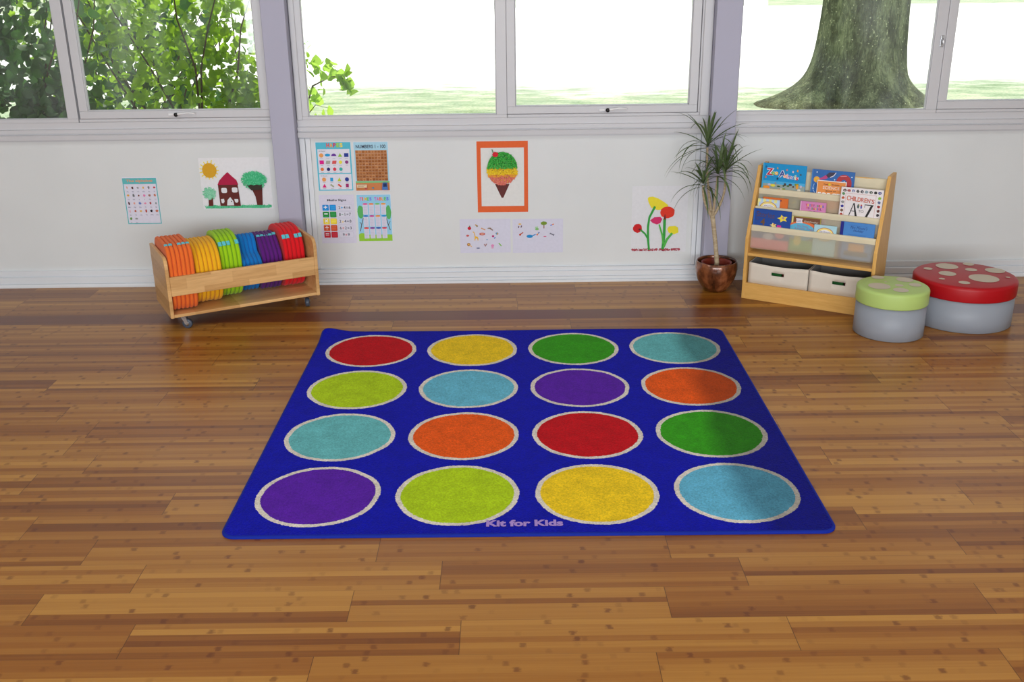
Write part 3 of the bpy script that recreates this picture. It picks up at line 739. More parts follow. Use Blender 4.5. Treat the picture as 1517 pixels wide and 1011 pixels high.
def a_forces(p, w, h):
    p.rect(.0035, .0035, w-.0035, h-.0035, (232, 146, 72)); p.layer()
    p.text('THE    SUPER', w/2, h-.022, .006, (60, 30, 30), w=.084, bold=.02, align='c'); p.disc(w*.43, h-.018, .006, .006, (226, 210, 50), 10)
    p.text('SCIENCE', w/2, h-.044, .016, (244, 226, 214), w=.086, bold=.01, align='c'); p.text('BOOK OF', w/2, h-.056, .006, (60, 30, 30), w=.052, bold=.02, align='c')
    p.text('FORCES', w/2, h-.086, .024, (250, 248, 244), w=.132, bold=.04, align='c')
book('science_book', 0.322, 0.472, 0.662, .478, r1[0], r1[1], 0.006, 'orange Super Science Book of Forces with a white border in the top pocket', (240, 236, 232), a_forces, t=.007)
def a_atoz(p, w, h):
    x0, x1, z1 = .026, w-.034, h-.030
    for l in ([(x0, 0), (x0, z1), (x1, z1), (x1, 0)],): p.line(l, .0012, (200, 120, 120))
    cols = [(70, 30, 40), (170, 90, 90), (120, 130, 180), (90, 90, 90), (40, 40, 60), (140, 160, 170), (30, 60, 36), (30, 26, 26), (60, 70, 140)]
    for k, c in enumerate(cols): p.disc(.018+k*(w-.036)/8, h-.016, .0085, .0075, c, 9, wob=.2)
    for k, c in enumerate([(90, 140, 90), (190, 80, 40), (150, 150, 150), (40, 40, 150), (120, 90, 70), (180, 60, 50)]): p.disc(.014, h-.034-k*.0215, .0078, .0072, c, 9, wob=.2)
    for k, c in enumerate([(140, 190, 60), (90, 100, 140), (150, 30, 30), (90, 40, 30), (50, 40, 50), (200, 150, 60)]): p.disc(w-.016, h-.042-k*.0215, .0078, .0072, c, 9, wob=.2)
    for k in range(0, 9, 2): p.disc(.018+k*(w-.036)/8+.001, h-.017, .003, .003, (220, 214, 210), 7)
    p.layer()
    word = "CHILDREN'S"; adv = [0, .0185, .0355, .043, .0565, .0745, .0915, .1065, .1225, .129]; hts = .024
    wd = [.016, .015, .005, .012, .016, .015, .013, .014, .004, .014]
    for k, ch in enumerate(word):
        p.text(ch, x0+.007+adv[k]*.97, z1-.036-.0006*k+(.014 if ch == "'" else 0), hts*(1-.015*k) if ch != "'" else .007, (206, 92, 34) if k % 2 == 0 else (190, 62, 40), w=wd[k], bold=.015)
    # large thin capitals
    az = z1-.095
    p.poly([(.050, az-.02), (.054, az-.02), (.074, az+.048), (.070, az+.048)], (20, 18, 20)); p.poly([(.083, az-.02), (.094, az-.02), (.075, az+.048), (.070, az+.046)], (20, 18, 20)); p.line([(.058, az+.006), (.086, az+.006)], .003, (20, 18, 20))
    p.rect(.128, az+.042, .168, az+.046, (20, 18, 20)); p.poly([(.132, az-.022), (.143, az-.022), (.170, az+.046), (.158, az+.046)], (20, 18, 20)); p.rect(.126, az+.030, .128, az+.046, (20, 18, 20)); p.rect(.132, az-.024, .172, az-.020, (20, 18, 20))
    p.text('TO', .098, az+.002, .013, (40, 36, 40), w=.026)
    p.disc(.095, az+.034, .006, .012, (70, 90, 90), 8, wob=.2); p.disc(.110, az+.032, .004, .012, (70, 70, 170), 8, wob=.2); p.disc(.110, az+.040, .004, .004, (200, 60, 50), 8); p.disc(.100, az+.040, .003, .004, (220, 200, 150), 8)
book('alphabet_book', 0.457, 0.668, 0.646, .384, r2_[0], r2_[1], 0.006, "tall white Children's A to Z book with orange title", (232, 226, 228), a_atoz, t=.007)
book('orange_book', 0.052, 0.187, 0.552, .385, r2_[0], r2_[1], 0.014, 'plain orange book behind the pale blue oval-title book', (222, 112, 40), lambda p, w, h: p.disc(w-.038, h-.012, .004, .005, (110, 24, 60), 8))
def a_oval(p, w, h, bg, t1, t2, chk):
    if chk:
        for k in range(8):
            if k % 2 == 0: p.rect(k*w/8, h-.018, (k+1)*w/8, h, (236, 232, 150))
        p.rect(0, 0, .006, h, (236, 230, 150)); p.layer()
    p.disc(w*.5, h-.048, w*.40, .036, (168, 72, 30), 30); p.layer(); p.disc(w*.5, h-.048, w*.375, .0335, (244, 220, 130), 30); p.layer(); p.disc(w*.5, h-.050, w*.31, .0265, (236, 232, 236), 30); p.layer()
    if not t1: p.line([(w*.30, h-.036), (w*.38, h-.033), (w*.46, h-.036), (w*.56, h-.034), (w*.70, h-.036)], .0025, (120, 120, 150))
    else: p.text(t1, w/2, h-.039, .010, (110, 110, 140), w=w*.5, align='c', shear=.3)
book('pale_book', 0.027, 0.146, 0.543, .388, r2_[0], r2_[1], 0.006, 'pale blue book with an oval title panel, in front of the plain orange book', (190, 214, 238), lambda p, w, h: a_oval(p, w, h, None, '', '', True), t=.006)
def a_teddy(p, w, h):
    p.rect(0, 0, .005, h, (232, 180, 214)); p.rect(.010, 0, .011, h, (190, 110, 160))
    cc = [(208, 36, 60), (236, 190, 80), (70, 110, 190), (220, 90, 50), (150, 50, 120), (90, 150, 110)]
    p.rainbow('TEDDY GOES', .028, h-.024, .012, cc, .096, .05); p.rainbow('TO SCHOOL', .032, h-.040, .012, cc[3:]+cc[:3], .082, .05)
    p.line([(w*.34, h-.050), (w*.42, h-.048), (w*.50, h-.051), (w*.58, h-.048), (w*.66, h-.051)], .002, (130, 60, 120))
book('pink_book', 0.256, 0.39, 0.552, .390, r2_[0], r2_[1], 0.006, 'pink book with a multicoloured two-line title in the middle pocket', (212, 134, 186), a_teddy)
def a_stories(p, w, h):
    p.rect(0, 0, .006, h, (40, 100, 190)); br = (84, 66, 96)
    p.text('Stories', .014, h-.042, .030, br, w=.100, bold=.012, rot=-.04); p.text('for', .014, h-.060, .014, br, w=.020); p.text('4', .040, h-.086, .036, (110, 78, 50), bold=.03); p.text('Year Olds', .014, h-.110, .016, br, w=.09)
    def flower(x, z, s, c, c2):
        p.poly([(x+s*(1 if k % 2 == 0 else .52)*math.cos(k*PI/5+.6), z+s*.7*(1 if k % 2 == 0 else .52)*math.sin(k*PI/5+.6)) for k in range(10)], c); p.layer(); p.disc(x+.003, z+.004, s*.25, s*.22, c2, 9)
    flower(.158, h-.040, .030, (240, 218, 70), (190, 150, 140)); flower(.112, h-.080, .020, (240, 220, 140), (214, 130, 70)); p.poly([(.128, h-.094), (.154, h-.094), (.154, h-.078), (.134, h-.076)], (214, 40, 150))
_as = a_stories
def a_stories(p, w, h): _as(p, w, h); p.layer(); p.rect(0, 0, w, .055, (226, 96, 130)); p.disc(w*.45, .07, .03, .018, (190, 190, 210), 10); p.disc(w*.75, .085, .025, .022, (226, 120, 150), 10)
book('stories_book', 0.0225, 0.224, 0.496, .284, r3[0], r3[1], 0.006, 'dark blue Stories for 4 year olds book with yellow stars', (22, 72, 156), a_stories)
def a_brown(p, w, h):
    p.rect(.010, 0, w-.003, h-.003, (118, 74, 48)); p.rect(0, 0, .008, h, (232, 214, 140)); p.layer()
    p.disc(w*.40, h-.052, w*.5, .026, (226, 112, 60), 24, 0, PI); p.layer(); p.disc(w*.36, h-.080, w*.5, .047, (92, 180, 214), 24); p.layer()
    p.poly([(.022, h-.010), (.058, h-.010), (.055, h-.022), (.060, h-.034), (.024, h-.034), (.026, h-.022)], (230, 226, 234)); p.rect(.029, h-.020, .050, h-.018, (120, 110, 170)); p.rect(.029, h-.028, .052, h-.026, (120, 110, 170))
    p.text('Grandmother', .066, h-.026, .010, (226, 214, 200), w=.074, rot=-.03, shear=.2); p.text('The Three', .030, h-.054, .010, (170, 110, 150), w=.06); p.text('Little Pigs', .022, h-.068, .011, (170, 110, 150), w=.10)
_at = a_brown
def a_brown(p, w, h): _at(p, w, h); p.layer(); p.rect(0, 0, w, .06, (120, 176, 90)); p.disc(.04, .06, .02, .03, (236, 210, 90), 10)
book('tale_book', 0.227, 0.379, 0.476, .292, r3[0], r3[1], 0.013, 'brown and light blue story book with an orange band in the lowest pocket', (170, 160, 80), a_brown)
book('princess_book', 0.35, 0.466, 0.446, .284, r3[0], r3[1], 0.006, 'pale blue The Princess book with an oval title in the lowest pocket', (172, 214, 226), lambda p, w, h: a_oval(p, w, h, None, 'The Princess', '', False), t=.006)
def a_hol(p, w, h):
    p.text("Mrs Mouse's", w*.54, h-.032, .015, (22, 60, 130), w=.086, shear=.35, align='c'); p.text('Holiday', w*.54, h-.050, .015, (22, 60, 130), w=.052, shear=.35, align='c'); p.line([(.04, h-.014), (.135, h-.017)], .0012, (50, 100, 170)); p.line([(.04, h-.062), (.13, h-.063)], .0015, (50, 100, 170))
_ah = a_hol
def a_hol(p, w, h): _ah(p, w, h); p.layer(); p.rect(.05, .045, .13, .085, (222, 150, 80)); p.rect(.03, .02, .15, .045, (60, 70, 110))
book('holiday_book', 0.484, 0.654, 0.477, .284, r3[0], r3[1], 0.006, "blue Mrs Mouse's Holiday book with a navy spine", (66, 132, 204), a_hol, spine=(10, 24, 130))

# ---------------------------------------------------------------- toadstool seats
def stool(x, y, rb, rt_, h, hl, cap, spots, label):
    o = empty('toadstool_seat', (x, y, 0)); tag(o, label, 'stool')
    b = MB(); b.lathe([(rb-.006, .0), (rb, .004), (rb, .05), (rb-.001, h-hl+.004)], 72, M['grey']); b.build('body', None, o, fix=True)
    b = MB(); z = h
    b.lathe([(rt_-.010, h-hl), (rt_-.001, h-hl), (rt_, h-hl+.004), (rt_, h-.016), (rt_-.0015, h-.009), (rt_-.006, h-.004), (rt_-.011, h-.0015), (rt_-.02, h), (0.001, h+.001)], 72, cap, cap0=True)
    for sx, sy, r in spots:
        b.add([(sx-x+r*math.cos(2*PI*k/28), sy-y+r*math.sin(2*PI*k/28), h+.0016) for k in range(28)], [tuple(range(28))], M['spot'])
    b.build('spotted_lid', None, o, fix=True)
stool(1.880, -.945, .1665, .171, .243, .078, M['green'], [(1.847, -.819, .030), (1.966, -.864, .041), (1.859, -.898, .007), (1.804, -.966, .052), (1.904, -.958, .020), (1.984, -.954, .029), (1.884, -1.035, .036)],
      'small round toadstool seat with pale green spotted top and grey sides')
stool(2.313, -.760, .2440, .248, .236, .076, M['red'], [(2.166, -.651, .022), (2.280, -.612, .055), (2.407, -.578, .028), (2.376, -.681, .029), (2.228, -.744, .042), (2.490, -.701, .048), (2.164, -.834, .015), (2.374, -.834, .071), (2.50, -.822, .011), (2.247, -.903, .027)],
      'large round toadstool seat with red spotted top and grey sides')

# ---------------------------------------------------------------- potted plant
PX, PY = 1.1618, -.2137
pl = empty('potted_dracaena', (PX, PY, 0)); tag(pl, 'potted dragon tree with four spiky heads in a glossy copper brown bowl', 'plant')
b = MB(); b.lathe([(.050, 0), (.064, .004), (.084, .030), (.103, .065), (.114, .100), (.1185, .130), (.117, .152), (.1125, .168), (.109, .172), (.1045, .169), (.108, .150), (.106, .12), (.09, .07), (.06, .02)], 64); b.build('pot', M['pot'], pl)
b = MB(); b.lathe([(.060, .026), (.078, .150), (.082, .158), (.0845, .158), (.0845, .163), (.080, .163), (.076, .150), (.070, .12)], 48, cap1=False); b.build('nursery_pot', M['plastic'], pl)
b = MB(); b.lathe([(.0735, .128), (.05, .131), (.001, .134)], 32); b.build('soil', M['soil'], pl)
heads = [(1.057, .600), (1.082, .795), (1.129, .655), (1.186, .650)]; jx, jz = 1.123, .425
barkp = m_wood('pale_stem', (150, 128, 98), (206, 190, 160), (20, 20, 90), .8)
b = MB(); b.tube([(0, 0, .12), (.002, .0, .16), (-.010, .002, .25), (-.024, .0, .34), (jx-PX, 0, jz)], [.0135, .013, .012, .012, .013], 12)
dyh = [-.03, .04, -.05, .03]
for (hx, hz), dy, bend in zip(heads, dyh, (-.030, -.02, .002, .045)):
    p0 = Vector((jx-PX, 0, jz-.01)); p1 = Vector((hx-PX, dy, hz))
    path = [p0.lerp(p1, t)+Vector((bend*math.sin(PI*t)*.55, 0, -.0)) for t in [k/7 for k in range(8)]]
    b.tube(path, [.008]*3+[.0065]*5, 8)
b.build('stems', barkp, pl)
LF = m_leaf('dragon_leaf', (60, 84, 50), (112, 132, 82), .25, 25)
def blade(b, p0, d, L, w, droop):
    n = 9; p = Vector(p0); side = d.cross(Vector((0, 0, 1)))
    if side.length < .1: side = Vector((1, 0, 0))
    side.normalize(); vs = []; dirv = d.normalized(); st = L/n
    for k in range(n+1):
        t = k/n; ww = w*(.55+.9*t if t < .35 else 1-((t-.35)/.65)**1.6*.98)*.5
        nrm = side.cross(dirv).normalized()
        vs += [p-side*ww+nrm*ww*.35, p, p+side*ww+nrm*ww*.35]
        p = p+dirv*st; dirv = (dirv+Vector((0, 0, -droop*st*(1+2*t)))).normalized()
    fs = []
    for k in range(n):
        a = k*3; fs += [(a, a+1, a+4, a+3), (a+1, a+2, a+5, a+4)]
    b.add(vs, fs, None, True)
RP = random.Random(21)
for (hx, hz), dy, nl, Ls in zip(heads, dyh, (20, 26, 28, 26), (.22, .28, .25, .25)):
    b = MB(); c = Vector((hx-PX, dy, hz))
    for k in range(nl):
        a = k*2.39996+RP.uniform(-.25, .25); el = math.radians(RP.choice((78, 62, 50, 38, 22, 5, -10, 55, 30))+RP.uniform(-8, 8))
        d = Vector((math.cos(a)*math.cos(el), math.sin(a)*math.cos(el)*.8, math.sin(el)))
        L = Ls*RP.uniform(.7, 1.12)*(.8 if el > 1.1 else 1)
        z0 = c+Vector((0, 0, .025*(el/1.3)))
        if z0.y+PY+d.y*L > -.03: d.y *= .3
        blade(b, z0, d, L, RP.uniform(.011, .017), RP.choice((1.5, 3, 5, 8)))
    b.build('leaf_rosette', LF, pl, fix=False)

# ---------------------------------------------------------------- sheets on the wall
def hang(p, name, x, z, label, cat, group=None, parent=None, y=-.0008):
    o = p.build(name, parent, loc=(x, y, z))
    if label: tag(o, label, cat, group)
    return o
INK = (70, 72, 84)
# alphabet
p = Print(.196, .272, (226, 226, 240)); p.rect(.002, .002, .194, .266, (98, 186, 190)).layer().rect(.0075, .007, .1885, .232, (222, 220, 236)).layer()
p.text('The alphabet', .098, .240, .018, (214, 160, 130), w=.150, bold=.04, align='c')
pc = [(220, 170, 150), (90, 50, 50), (150, 150, 150), (226, 180, 90), (130, 130, 136), (200, 60, 70), (226, 170, 70), (110, 112, 116), (120, 60, 50), (226, 130, 180), (170, 120, 110), (200, 120, 90), (90, 40, 50), (226, 160, 140), (110, 130, 200), (230, 140, 170), (190, 80, 80), (140, 150, 150),
      (230, 190, 200), (190, 90, 60), (232, 180, 70), (190, 70, 60), (40, 30, 40), (200, 110, 80), (100, 150, 70), (150, 150, 150)]
al = 'ABCDEFGHIJKLMNOPQRSTUVWXYZ'
for k in range(26):
    r_, c_ = divmod(k, 6); x = .024+c_*.0305; z = .212-r_*.0445
    p.disc(x, z, .0075*R.uniform(.6, 1), .0085*R.uniform(.6, 1), pc[k], 9, wob=.35); p.text(al[k]+al[k].lower(), x, z-.026, .007, (130, 130, 160), align='c', bold=.01)
hang(p, 'alphabet_poster', -2.178, .364, 'The alphabet poster with a teal border and tiny pictures on the wall', 'poster')

# child's painting of a house
p = Print(.396, .292, (232, 232, 236), rough=.9)
def blot(cx, cz, rx, rz, cols, n):
    for k in range(n):
        a = R.uniform(0, 6.28); q = math.sqrt(R.uniform(0, 1)); x, z = cx+rx*q*math.cos(a), cz+rz*q*math.sin(a); t = a+R.uniform(-.5, .5)
        p.line([(x, z), (x+.009*math.cos(t), z+.009*math.sin(t))], .004, R.choice(cols))
        if k % 60 == 59: p.layer()
br = (102, 48, 44); W0 = (228, 228, 232)
p.poly([(.010, .006)]+[(.01+.02*k, .003+R.uniform(0, .004)) for k in range(1, 19)]+[(.388, .008), (.388, .022)]+[(.388-.02*k, .021+R.uniform(-.003, .004)) for k in range(1, 19)], (96, 200, 150)); p.layer()
for k in range(220):
    x = R.uniform(.010, .384); z = R.uniform(.004, .020); p.line([(x, z), (x+R.uniform(-.004, .006), z+R.uniform(.002, .008))], .003, R.choice([(80, 190, 140), (116, 210, 166), (60, 176, 120)]))
p.layer()
for k in range(15):
    a = 2*PI*k/15; c0 = (.057, .222); q = R.uniform(.050, .062); p.line([(c0[0]+.036*math.cos(a), c0[1]+.036*math.sin(a)), (c0[0]+q*math.cos(a), c0[1]+q*math.sin(a))], .0055, (244, 224, 84))
p.disc(.057, .222, .040, .042, (216, 164, 46), 40, wob=.02)
p.poly([(.098, .020), (.214, .018), (.211, .080), (.207, .142), (.096, .142), (.097, .08)], br).layer()
p.poly([(.094, .140), (.211, .140), (.203, .166), (.178, .190), (.157, .212), (.133, .192), (.106, .164)], (178, 36, 72))
for x, z in ((.128, .108), (.188, .110)): p.poly([(x+a, z+c) for a, c in rrect(.032, .029, .008, 3)], W0)
p.poly([(.104, .058), (.122, .060), (.124, .044), (.116, .034), (.107, .036)], W0); p.poly([(.180, .058), (.202, .058), (.202, .044), (.194, .036), (.183, .040)], W0)
p.poly([(.136, .022), (.176, .022), (.174, .046), (.158, .070), (.141, .052)], W0).layer().disc(.164, .045, .0035, .0035, (60, 30, 30), 8)
p.poly([(.032, .020), (.058, .020), (.060, .072), (.035, .072)], (104, 46, 40)); p.poly([(.262, .140), (.346, .140), (.343, .100), (.338, .022), (.307, .022), (.302, .070), (.288, .106), (.270, .126)], br); p.layer()
p.disc(.044, .090, .032, .026, (140, 212, 176), 26, wob=.1); p.layer(); blot(.044, .092, .034, .030, [(130, 208, 170), (160, 220, 190), (110, 196, 150)], 170)
p.disc(.303, .170, .064, .042, (80, 196, 140), 30, wob=.06); p.layer(); blot(.303, .166, .068, .046, [(60, 186, 126), (84, 198, 144), (110, 210, 160), (70, 190, 130)], 460)
p.poly([(.260, .142), (.272, .136), (.284, .142), (.300, .137), (.318, .142), (.332, .138), (.347, .142), (.343, .112), (.284, .108)], (62, 56, 48))
hang(p, 'house_painting', -1.735, .447, "child's painting of a house, yellow sun and two trees", 'painting')

def px(x0, y0, W_, H_, w, h):        # sheet coordinates from a fraction of the sheet
    return lambda X, Y: ((X-x0)/W_*w, h-(Y-y0)/H_*h)
# shapes poster
w, h = .199, .278
p = Print(w, h, (226, 230, 240)); p.rect(.002, .002, w-.002, h-.004, (88, 190, 214)).layer(); p.rect(.010, .102, w-.010, .236, (226, 226, 238)); p.rect(.010, .008, w-.008, .096, (226, 226, 238)); p.layer()
p.rainbow('SHAPES', .042, h-.032, .024, [(88, 190, 214), (226, 90, 90), (240, 170, 60), (200, 60, 110), (160, 210, 90), (240, 220, 90)], .112, .05)
p.text('2D Shapes', .018, .222, .006, INK, w=.036); p.text('3D Shapes', .018, .083, .006, INK, w=.036)
S1 = [(236, 160, 90), (40, 160, 220), (110, 60, 160), (150, 200, 70), (40, 60, 150), (220, 20, 140), (170, 170, 160), (220, 90, 90), (236, 226, 70), (140, 60, 130), (230, 120, 60), (40, 40, 110), (220, 60, 80), (60, 180, 170)]
for k, c in enumerate(S1):
    r_, c_ = divmod(k, 5) if k < 10 else (2, k-10); x = .030+c_*.035; z = .202-r_*.039
    kind = [0, 1, 2, 3, 4, 4, 5, 5, 6, 6, 6, 6, 6, 6][k]
    if kind == 0: p.disc(x, z, .012, .012, c)
    elif kind == 1: p.disc(x, z+.002, .015, .008, c)
    elif kind == 2: p.disc(x, z-.004, .014, .014, c, 12, 0, PI)
    elif kind == 3: p.poly([(x-.012, z-.009), (x+.012, z-.009), (x, z+.012)], c)
    elif kind == 4: p.rect(x-.012, z-.010, x+.012, z+.011, c)
    elif kind == 5: p.poly([(x-.013, z-.009), (x+.010, z-.009), (x+.014, z+.009), (x-.009, z+.009)], c)
    else: p.disc(x, z, .010, .010, c, 8)
    p.rect(x-.008, z-.018, x+.008, z-.0165, (140, 140, 160))
for k, c in enumerate([(236, 160, 90), (40, 160, 220), (190, 210, 60), (40, 60, 150), (220, 20, 120), (170, 176, 150), (226, 80, 60), (160, 40, 110)]):
    r_, c_ = divmod(k, 4); x = .036+c_*.043; z = .066-r_*.035
    if k in (0, 3): p.disc(x, z, .0115, .0115, c)
    elif k in (1, 7): p.rect(x-.008, z-.010, x+.008, z+.010, c)
    elif k in (2, 4): p.poly([(x-.011, z-.010), (x+.011, z-.010), (x, z+.011)], c)
    else: p.poly([(x-.012, z+.004), (x-.004, z+.010), (x+.012, z-.004), (x+.006, z-.010)], c)
    p.rect(x-.008, z-.017, x+.008, z-.0157, (150, 150, 165))
hang(p, 'shapes_poster', -1.074, .544, 'Shapes poster with a light blue border beside the post', 'poster')
# numbers poster
w, h = .195, .278
p = Print(w, h, (226, 230, 240)); p.rect(.002, .002, w-.002, h-.003, (170, 214, 234)); p.rect(.002, .002, w-.002, .050, (206, 130, 80)); p.rect(.002, .046, w-.002, .056, (130, 196, 130)); p.layer()
p.text('NUMBERS 1 - 100', w/2, h-.037, .019, (60, 66, 84), w=.166, bold=.02, align='c')
for r_ in range(10):
    for c_ in range(10):
        x = .010+c_*.0176; z = .058+(9-r_)*.0172; q = R.uniform(-14, 14); base_ = (196, 134, 82) if (r_+c_) % 2 else (184, 120, 70)
        p.rect(x, z, x+.0172, z+.0168, tuple(int(v+q) for v in base_))
p.layer()
for r_ in range(10):
    for c_ in range(10): p.text(str(r_*10+c_+1), .0188+c_*.0176, .0625+(9-r_)*.0172, .0075, (110, 50, 30), align='c', bold=.01)
p.rect(.010, .022, .066, .040, (226, 206, 170)); p.layer(); p.rect(.014, .032, .058, .034, (150, 130, 110)); p.rect(.014, .027, .048, .029, (150, 130, 110)); p.poly([(.150, .008), (.184, .008), (.180, .050), (.156, .050)], (70, 120, 190)); p.layer(); p.rect(.158, .026, .178, .046, (30, 50, 96)); p.disc(.100, .020, .006, .005, (60, 140, 170), 10); p.disc(.060, .016, .006, .004, (190, 70, 90), 10); p.disc(.016, .014, .005, .004, (190, 130, 60), 10)
hang(p, 'numbers_poster', -.863, .542, 'brown Numbers 1 - 100 grid poster with a blue heading', 'poster')
# maths signs
w, h = .200, .282
p = Print(w, h, (216, 214, 232)); p.text('Maths Signs', w/2, h-.040, .016, (64, 64, 80), w=.108, align='c', bold=.025)
rows = [((20, 140, 220), '+', '2+4=6', (20, 160, 230)), ((30, 140, 60), '-', '8-1=7', (60, 150, 80)), ((236, 210, 60), 'x', '2x4=8', (236, 200, 60)), ((206, 80, 40), '÷', '6÷2=3', (220, 90, 50)), ((190, 30, 50), '=', '9=9', (200, 40, 60))]
for k, (c, sg, ex, c2) in enumerate(rows):
    z = h-.090-k*.0395
    for x0 in (.016, .057): p.poly([(a, d) for a, d in rrect(.036, .034, .004, 3, x0+.018, z+.016)], c)
    p.poly([(a, d) for a, d in rrect(.084, .033, .004, 3, .142, z+.016)], (196, 196, 212))
p.layer()
for k, (c, sg, ex, c2) in enumerate(rows):
    z = h-.090-k*.0395; x = .034; W1 = (236, 238, 244)
    p.poly([(a, d) for a, d in rrect(.082, .031, .004, 3, .142, z+.016)], (220, 219, 235))
    if sg == '+': p.rect(x-.010, z+.017, x+.010, z+.022, W1); p.rect(x-.0025, z+.010, x+.0025, z+.029, W1)
    if sg == '-': p.rect(x-.010, z+.017, x+.010, z+.023, W1)
    if sg == 'x': p.line([(x-.008, z+.011), (x+.008, z+.027)], .005, W1); p.line([(x-.008, z+.027), (x+.008, z+.011)], .005, W1)
    if sg == '÷': p.rect(x-.010, z+.017, x+.010, z+.021, W1); p.disc(x, z+.027, .003, .003, W1, 8); p.disc(x, z+.011, .003, .003, W1, 8)
    if sg == '=': p.rect(x-.010, z+.013, x+.010, z+.017, W1); p.rect(x-.010, z+.021, x+.010, z+.025, W1)
    for q in range(4): p.rect(.062, z+.007+q*.006, .088, z+.009+q*.006, tuple(min(255, v+50) for v in c))
    p.rect(x-.009, z+.003, x+.009, z+.005, tuple(min(255, v+70) for v in c))
p.layer()
for k, (c, sg, ex, c2) in enumerate(rows):
    z = h-.090-k*.0395; n_ = len(ex)
    for i, ch in enumerate(ex):
        x = .142+(i-(n_-1)/2)*.0145
        sym = not ch.isdigit(); cc = c2 if sym and i == 1 else (80, 80, 96)
        if ch == '=': p.rect(x-.005, z+.012, x+.005, z+.0145, cc); p.rect(x-.005, z+.0175, x+.005, z+.020, cc)
        elif ch == '-': p.rect(x-.005, z+.0145, x+.005, z+.018, cc)
        elif ch == '+': p.rect(x-.005, z+.0145, x+.005, z+.018, cc); p.rect(x-.0016, z+.011, x+.0016, z+.0215, cc)
        elif ch == '÷': p.rect(x-.005, z+.0145, x+.005, z+.0175, cc); p.disc(x, z+.021, .0016, .0016, cc, 6); p.disc(x, z+.011, .0016, .0016, cc, 6)
        else: p.text(ch, x, z+.008, .017 if ch != 'x' else .010, cc, align='c', bold=.01)
hang(p, 'maths_poster', -1.076, .240, 'white Maths Signs sheet with coloured sign squares and sums', 'poster')
# times tables
w, h = .196, .274
p = Print(w, h, (226, 230, 240)); p.rect(.002, .002, w-.002, h-.002, (150, 208, 238)); p.layer()
p.rect(.002, .002, w-.002, .040, (150, 206, 60)); p.disc(.020, .175, .018, .038, (90, 180, 100), 14, wob=.1); p.disc(w-.018, .170, .016, .040, (90, 180, 100), 14, wob=.1); p.disc(.022, .036, .020, .014, (150, 206, 60), 12); p.layer()
p.line([(.012, .060), (.022, .100), (.034, .140)], .004, (90, 70, 60)); p.line([(.022, .100), (.012, .115)], .003, (90, 70, 60)); p.line([(w-.012, .065), (w-.024, .105), (w-.032, .140)], .004, (90, 70, 60)); p.line([(w-.022, .095), (w-.010, .118)], .003, (90, 70, 60))
p.rainbow('TIMES TABLES', .018, h-.036, .020, [(236, 90, 170), (240, 120, 90), (240, 190, 60), (110, 200, 120), (110, 130, 230), (200, 100, 210)], .166, .05)
hc = [(230, 70, 150), (240, 130, 70), (120, 200, 110), (240, 160, 60), (30, 120, 200), (200, 60, 150), (240, 150, 60), (40, 150, 210), (230, 70, 60), (130, 50, 150), (40, 90, 180), (220, 60, 80)]
for k in range(12):
    r_, c_ = divmod(k, 4); x = .034+c_*.0345; z = .158-r_*.070
    p.rect(x, z, x+.028, z+.060, (222, 220, 236)); p.disc(x+.014, z+.061, .015, .005, hc[k], 12)
p.layer()
for k in range(12):
    r_, c_ = divmod(k, 4); x = .034+c_*.0345; z = .158-r_*.070
    for q in range(10): p.rect(x+.003, z+.004+q*.0052, x+.023, z+.0055+q*.0052, (188, 186, 210))
hang(p, 'times_tables_poster', -.864, .248, 'Times Tables poster with a blue sky and green grass', 'poster')
# ice cream painting on an orange backing card
ic = empty('ice_cream_painting', (-.175, -.0008, .411)); tag(ic, "child's ice cream cone painting mounted on an orange card", 'painting')
p = Print(.287, .403, (228, 104, 58), rough=.9); p.build('backing_card', ic)
w, h = .242, .331
p = Print(w, h, (226, 226, 224), rough=.9)
p.poly([(.078, .126), (.160, .126), (.124, .048), (.114, .048)], (104, 56, 54)); p.layer()
def scoop(x, z0, z1):
    return 1
def fill(cx, cz, rx, rz, zlo, zhi, cols, n):
    for k in range(n):
        for _ in range(30):
            x = cx+rx*R.uniform(-1, 1); z = R.uniform(zlo, zhi)
            if ((x-cx)/rx)**2+((z-cz)/rz)**2 < 1: break
        t = R.uniform(0, 6.28); p.line([(x-.004*math.cos(t), z-.004*math.sin(t)), (x+.004*math.cos(t), z+.004*math.sin(t))], .005, R.choice(cols))
        if k % 60 == 59: p.layer()
cx, cz = .120, .206
p.poly([(cx+.082*math.cos(a), cz+.095*math.sin(a)*(.85 if math.sin(a) < 0 else 1)) for a in [2*PI*k/40 for k in range(40)]], (236, 190, 60)); p.layer()
p.poly([(cx+.084*math.cos(a), .220+.086*math.sin(a)) for a in [PI*k/20 for k in range(21)]], (60, 166, 66)); p.layer()
fill(cx, cz, .083, .085, .118, .176, [(222, 120, 104), (228, 134, 116), (214, 108, 96)], 420); fill(cx, cz, .085, .100, .166, .186, [(232, 150, 70), (236, 170, 60)], 120)
fill(cx, cz, .086, .10, .182, .222, [(240, 204, 40), (244, 212, 60), (236, 194, 40)], 320)
fill(cx, cz, .086, .104, .216, .310, [(66, 172, 70), (80, 184, 80), (52, 156, 60)], 520)
for k in range(90):
    a = R.uniform(0, 6.28); q = math.sqrt(R.uniform(0, 1)); x = cx+.078*q*math.cos(a); z = .226+.070*q*math.sin(a)
    if z > .165: p.line([(x, z), (x+R.uniform(-.004, .004), z+R.uniform(-.003, .003))], .0025, R.choice([(60, 50, 90), (150, 60, 60), (50, 90, 60), (80, 60, 50)]))
p.layer(); p.disc(.082, .297, .016, .015, (206, 44, 56), 18, wob=.06); p.line([(.070, .306), (.064, .326)], .004, (50, 120, 60))
o = p.build('painting_sheet', ic, loc=(.0225, -.0016-.0001, .0355))
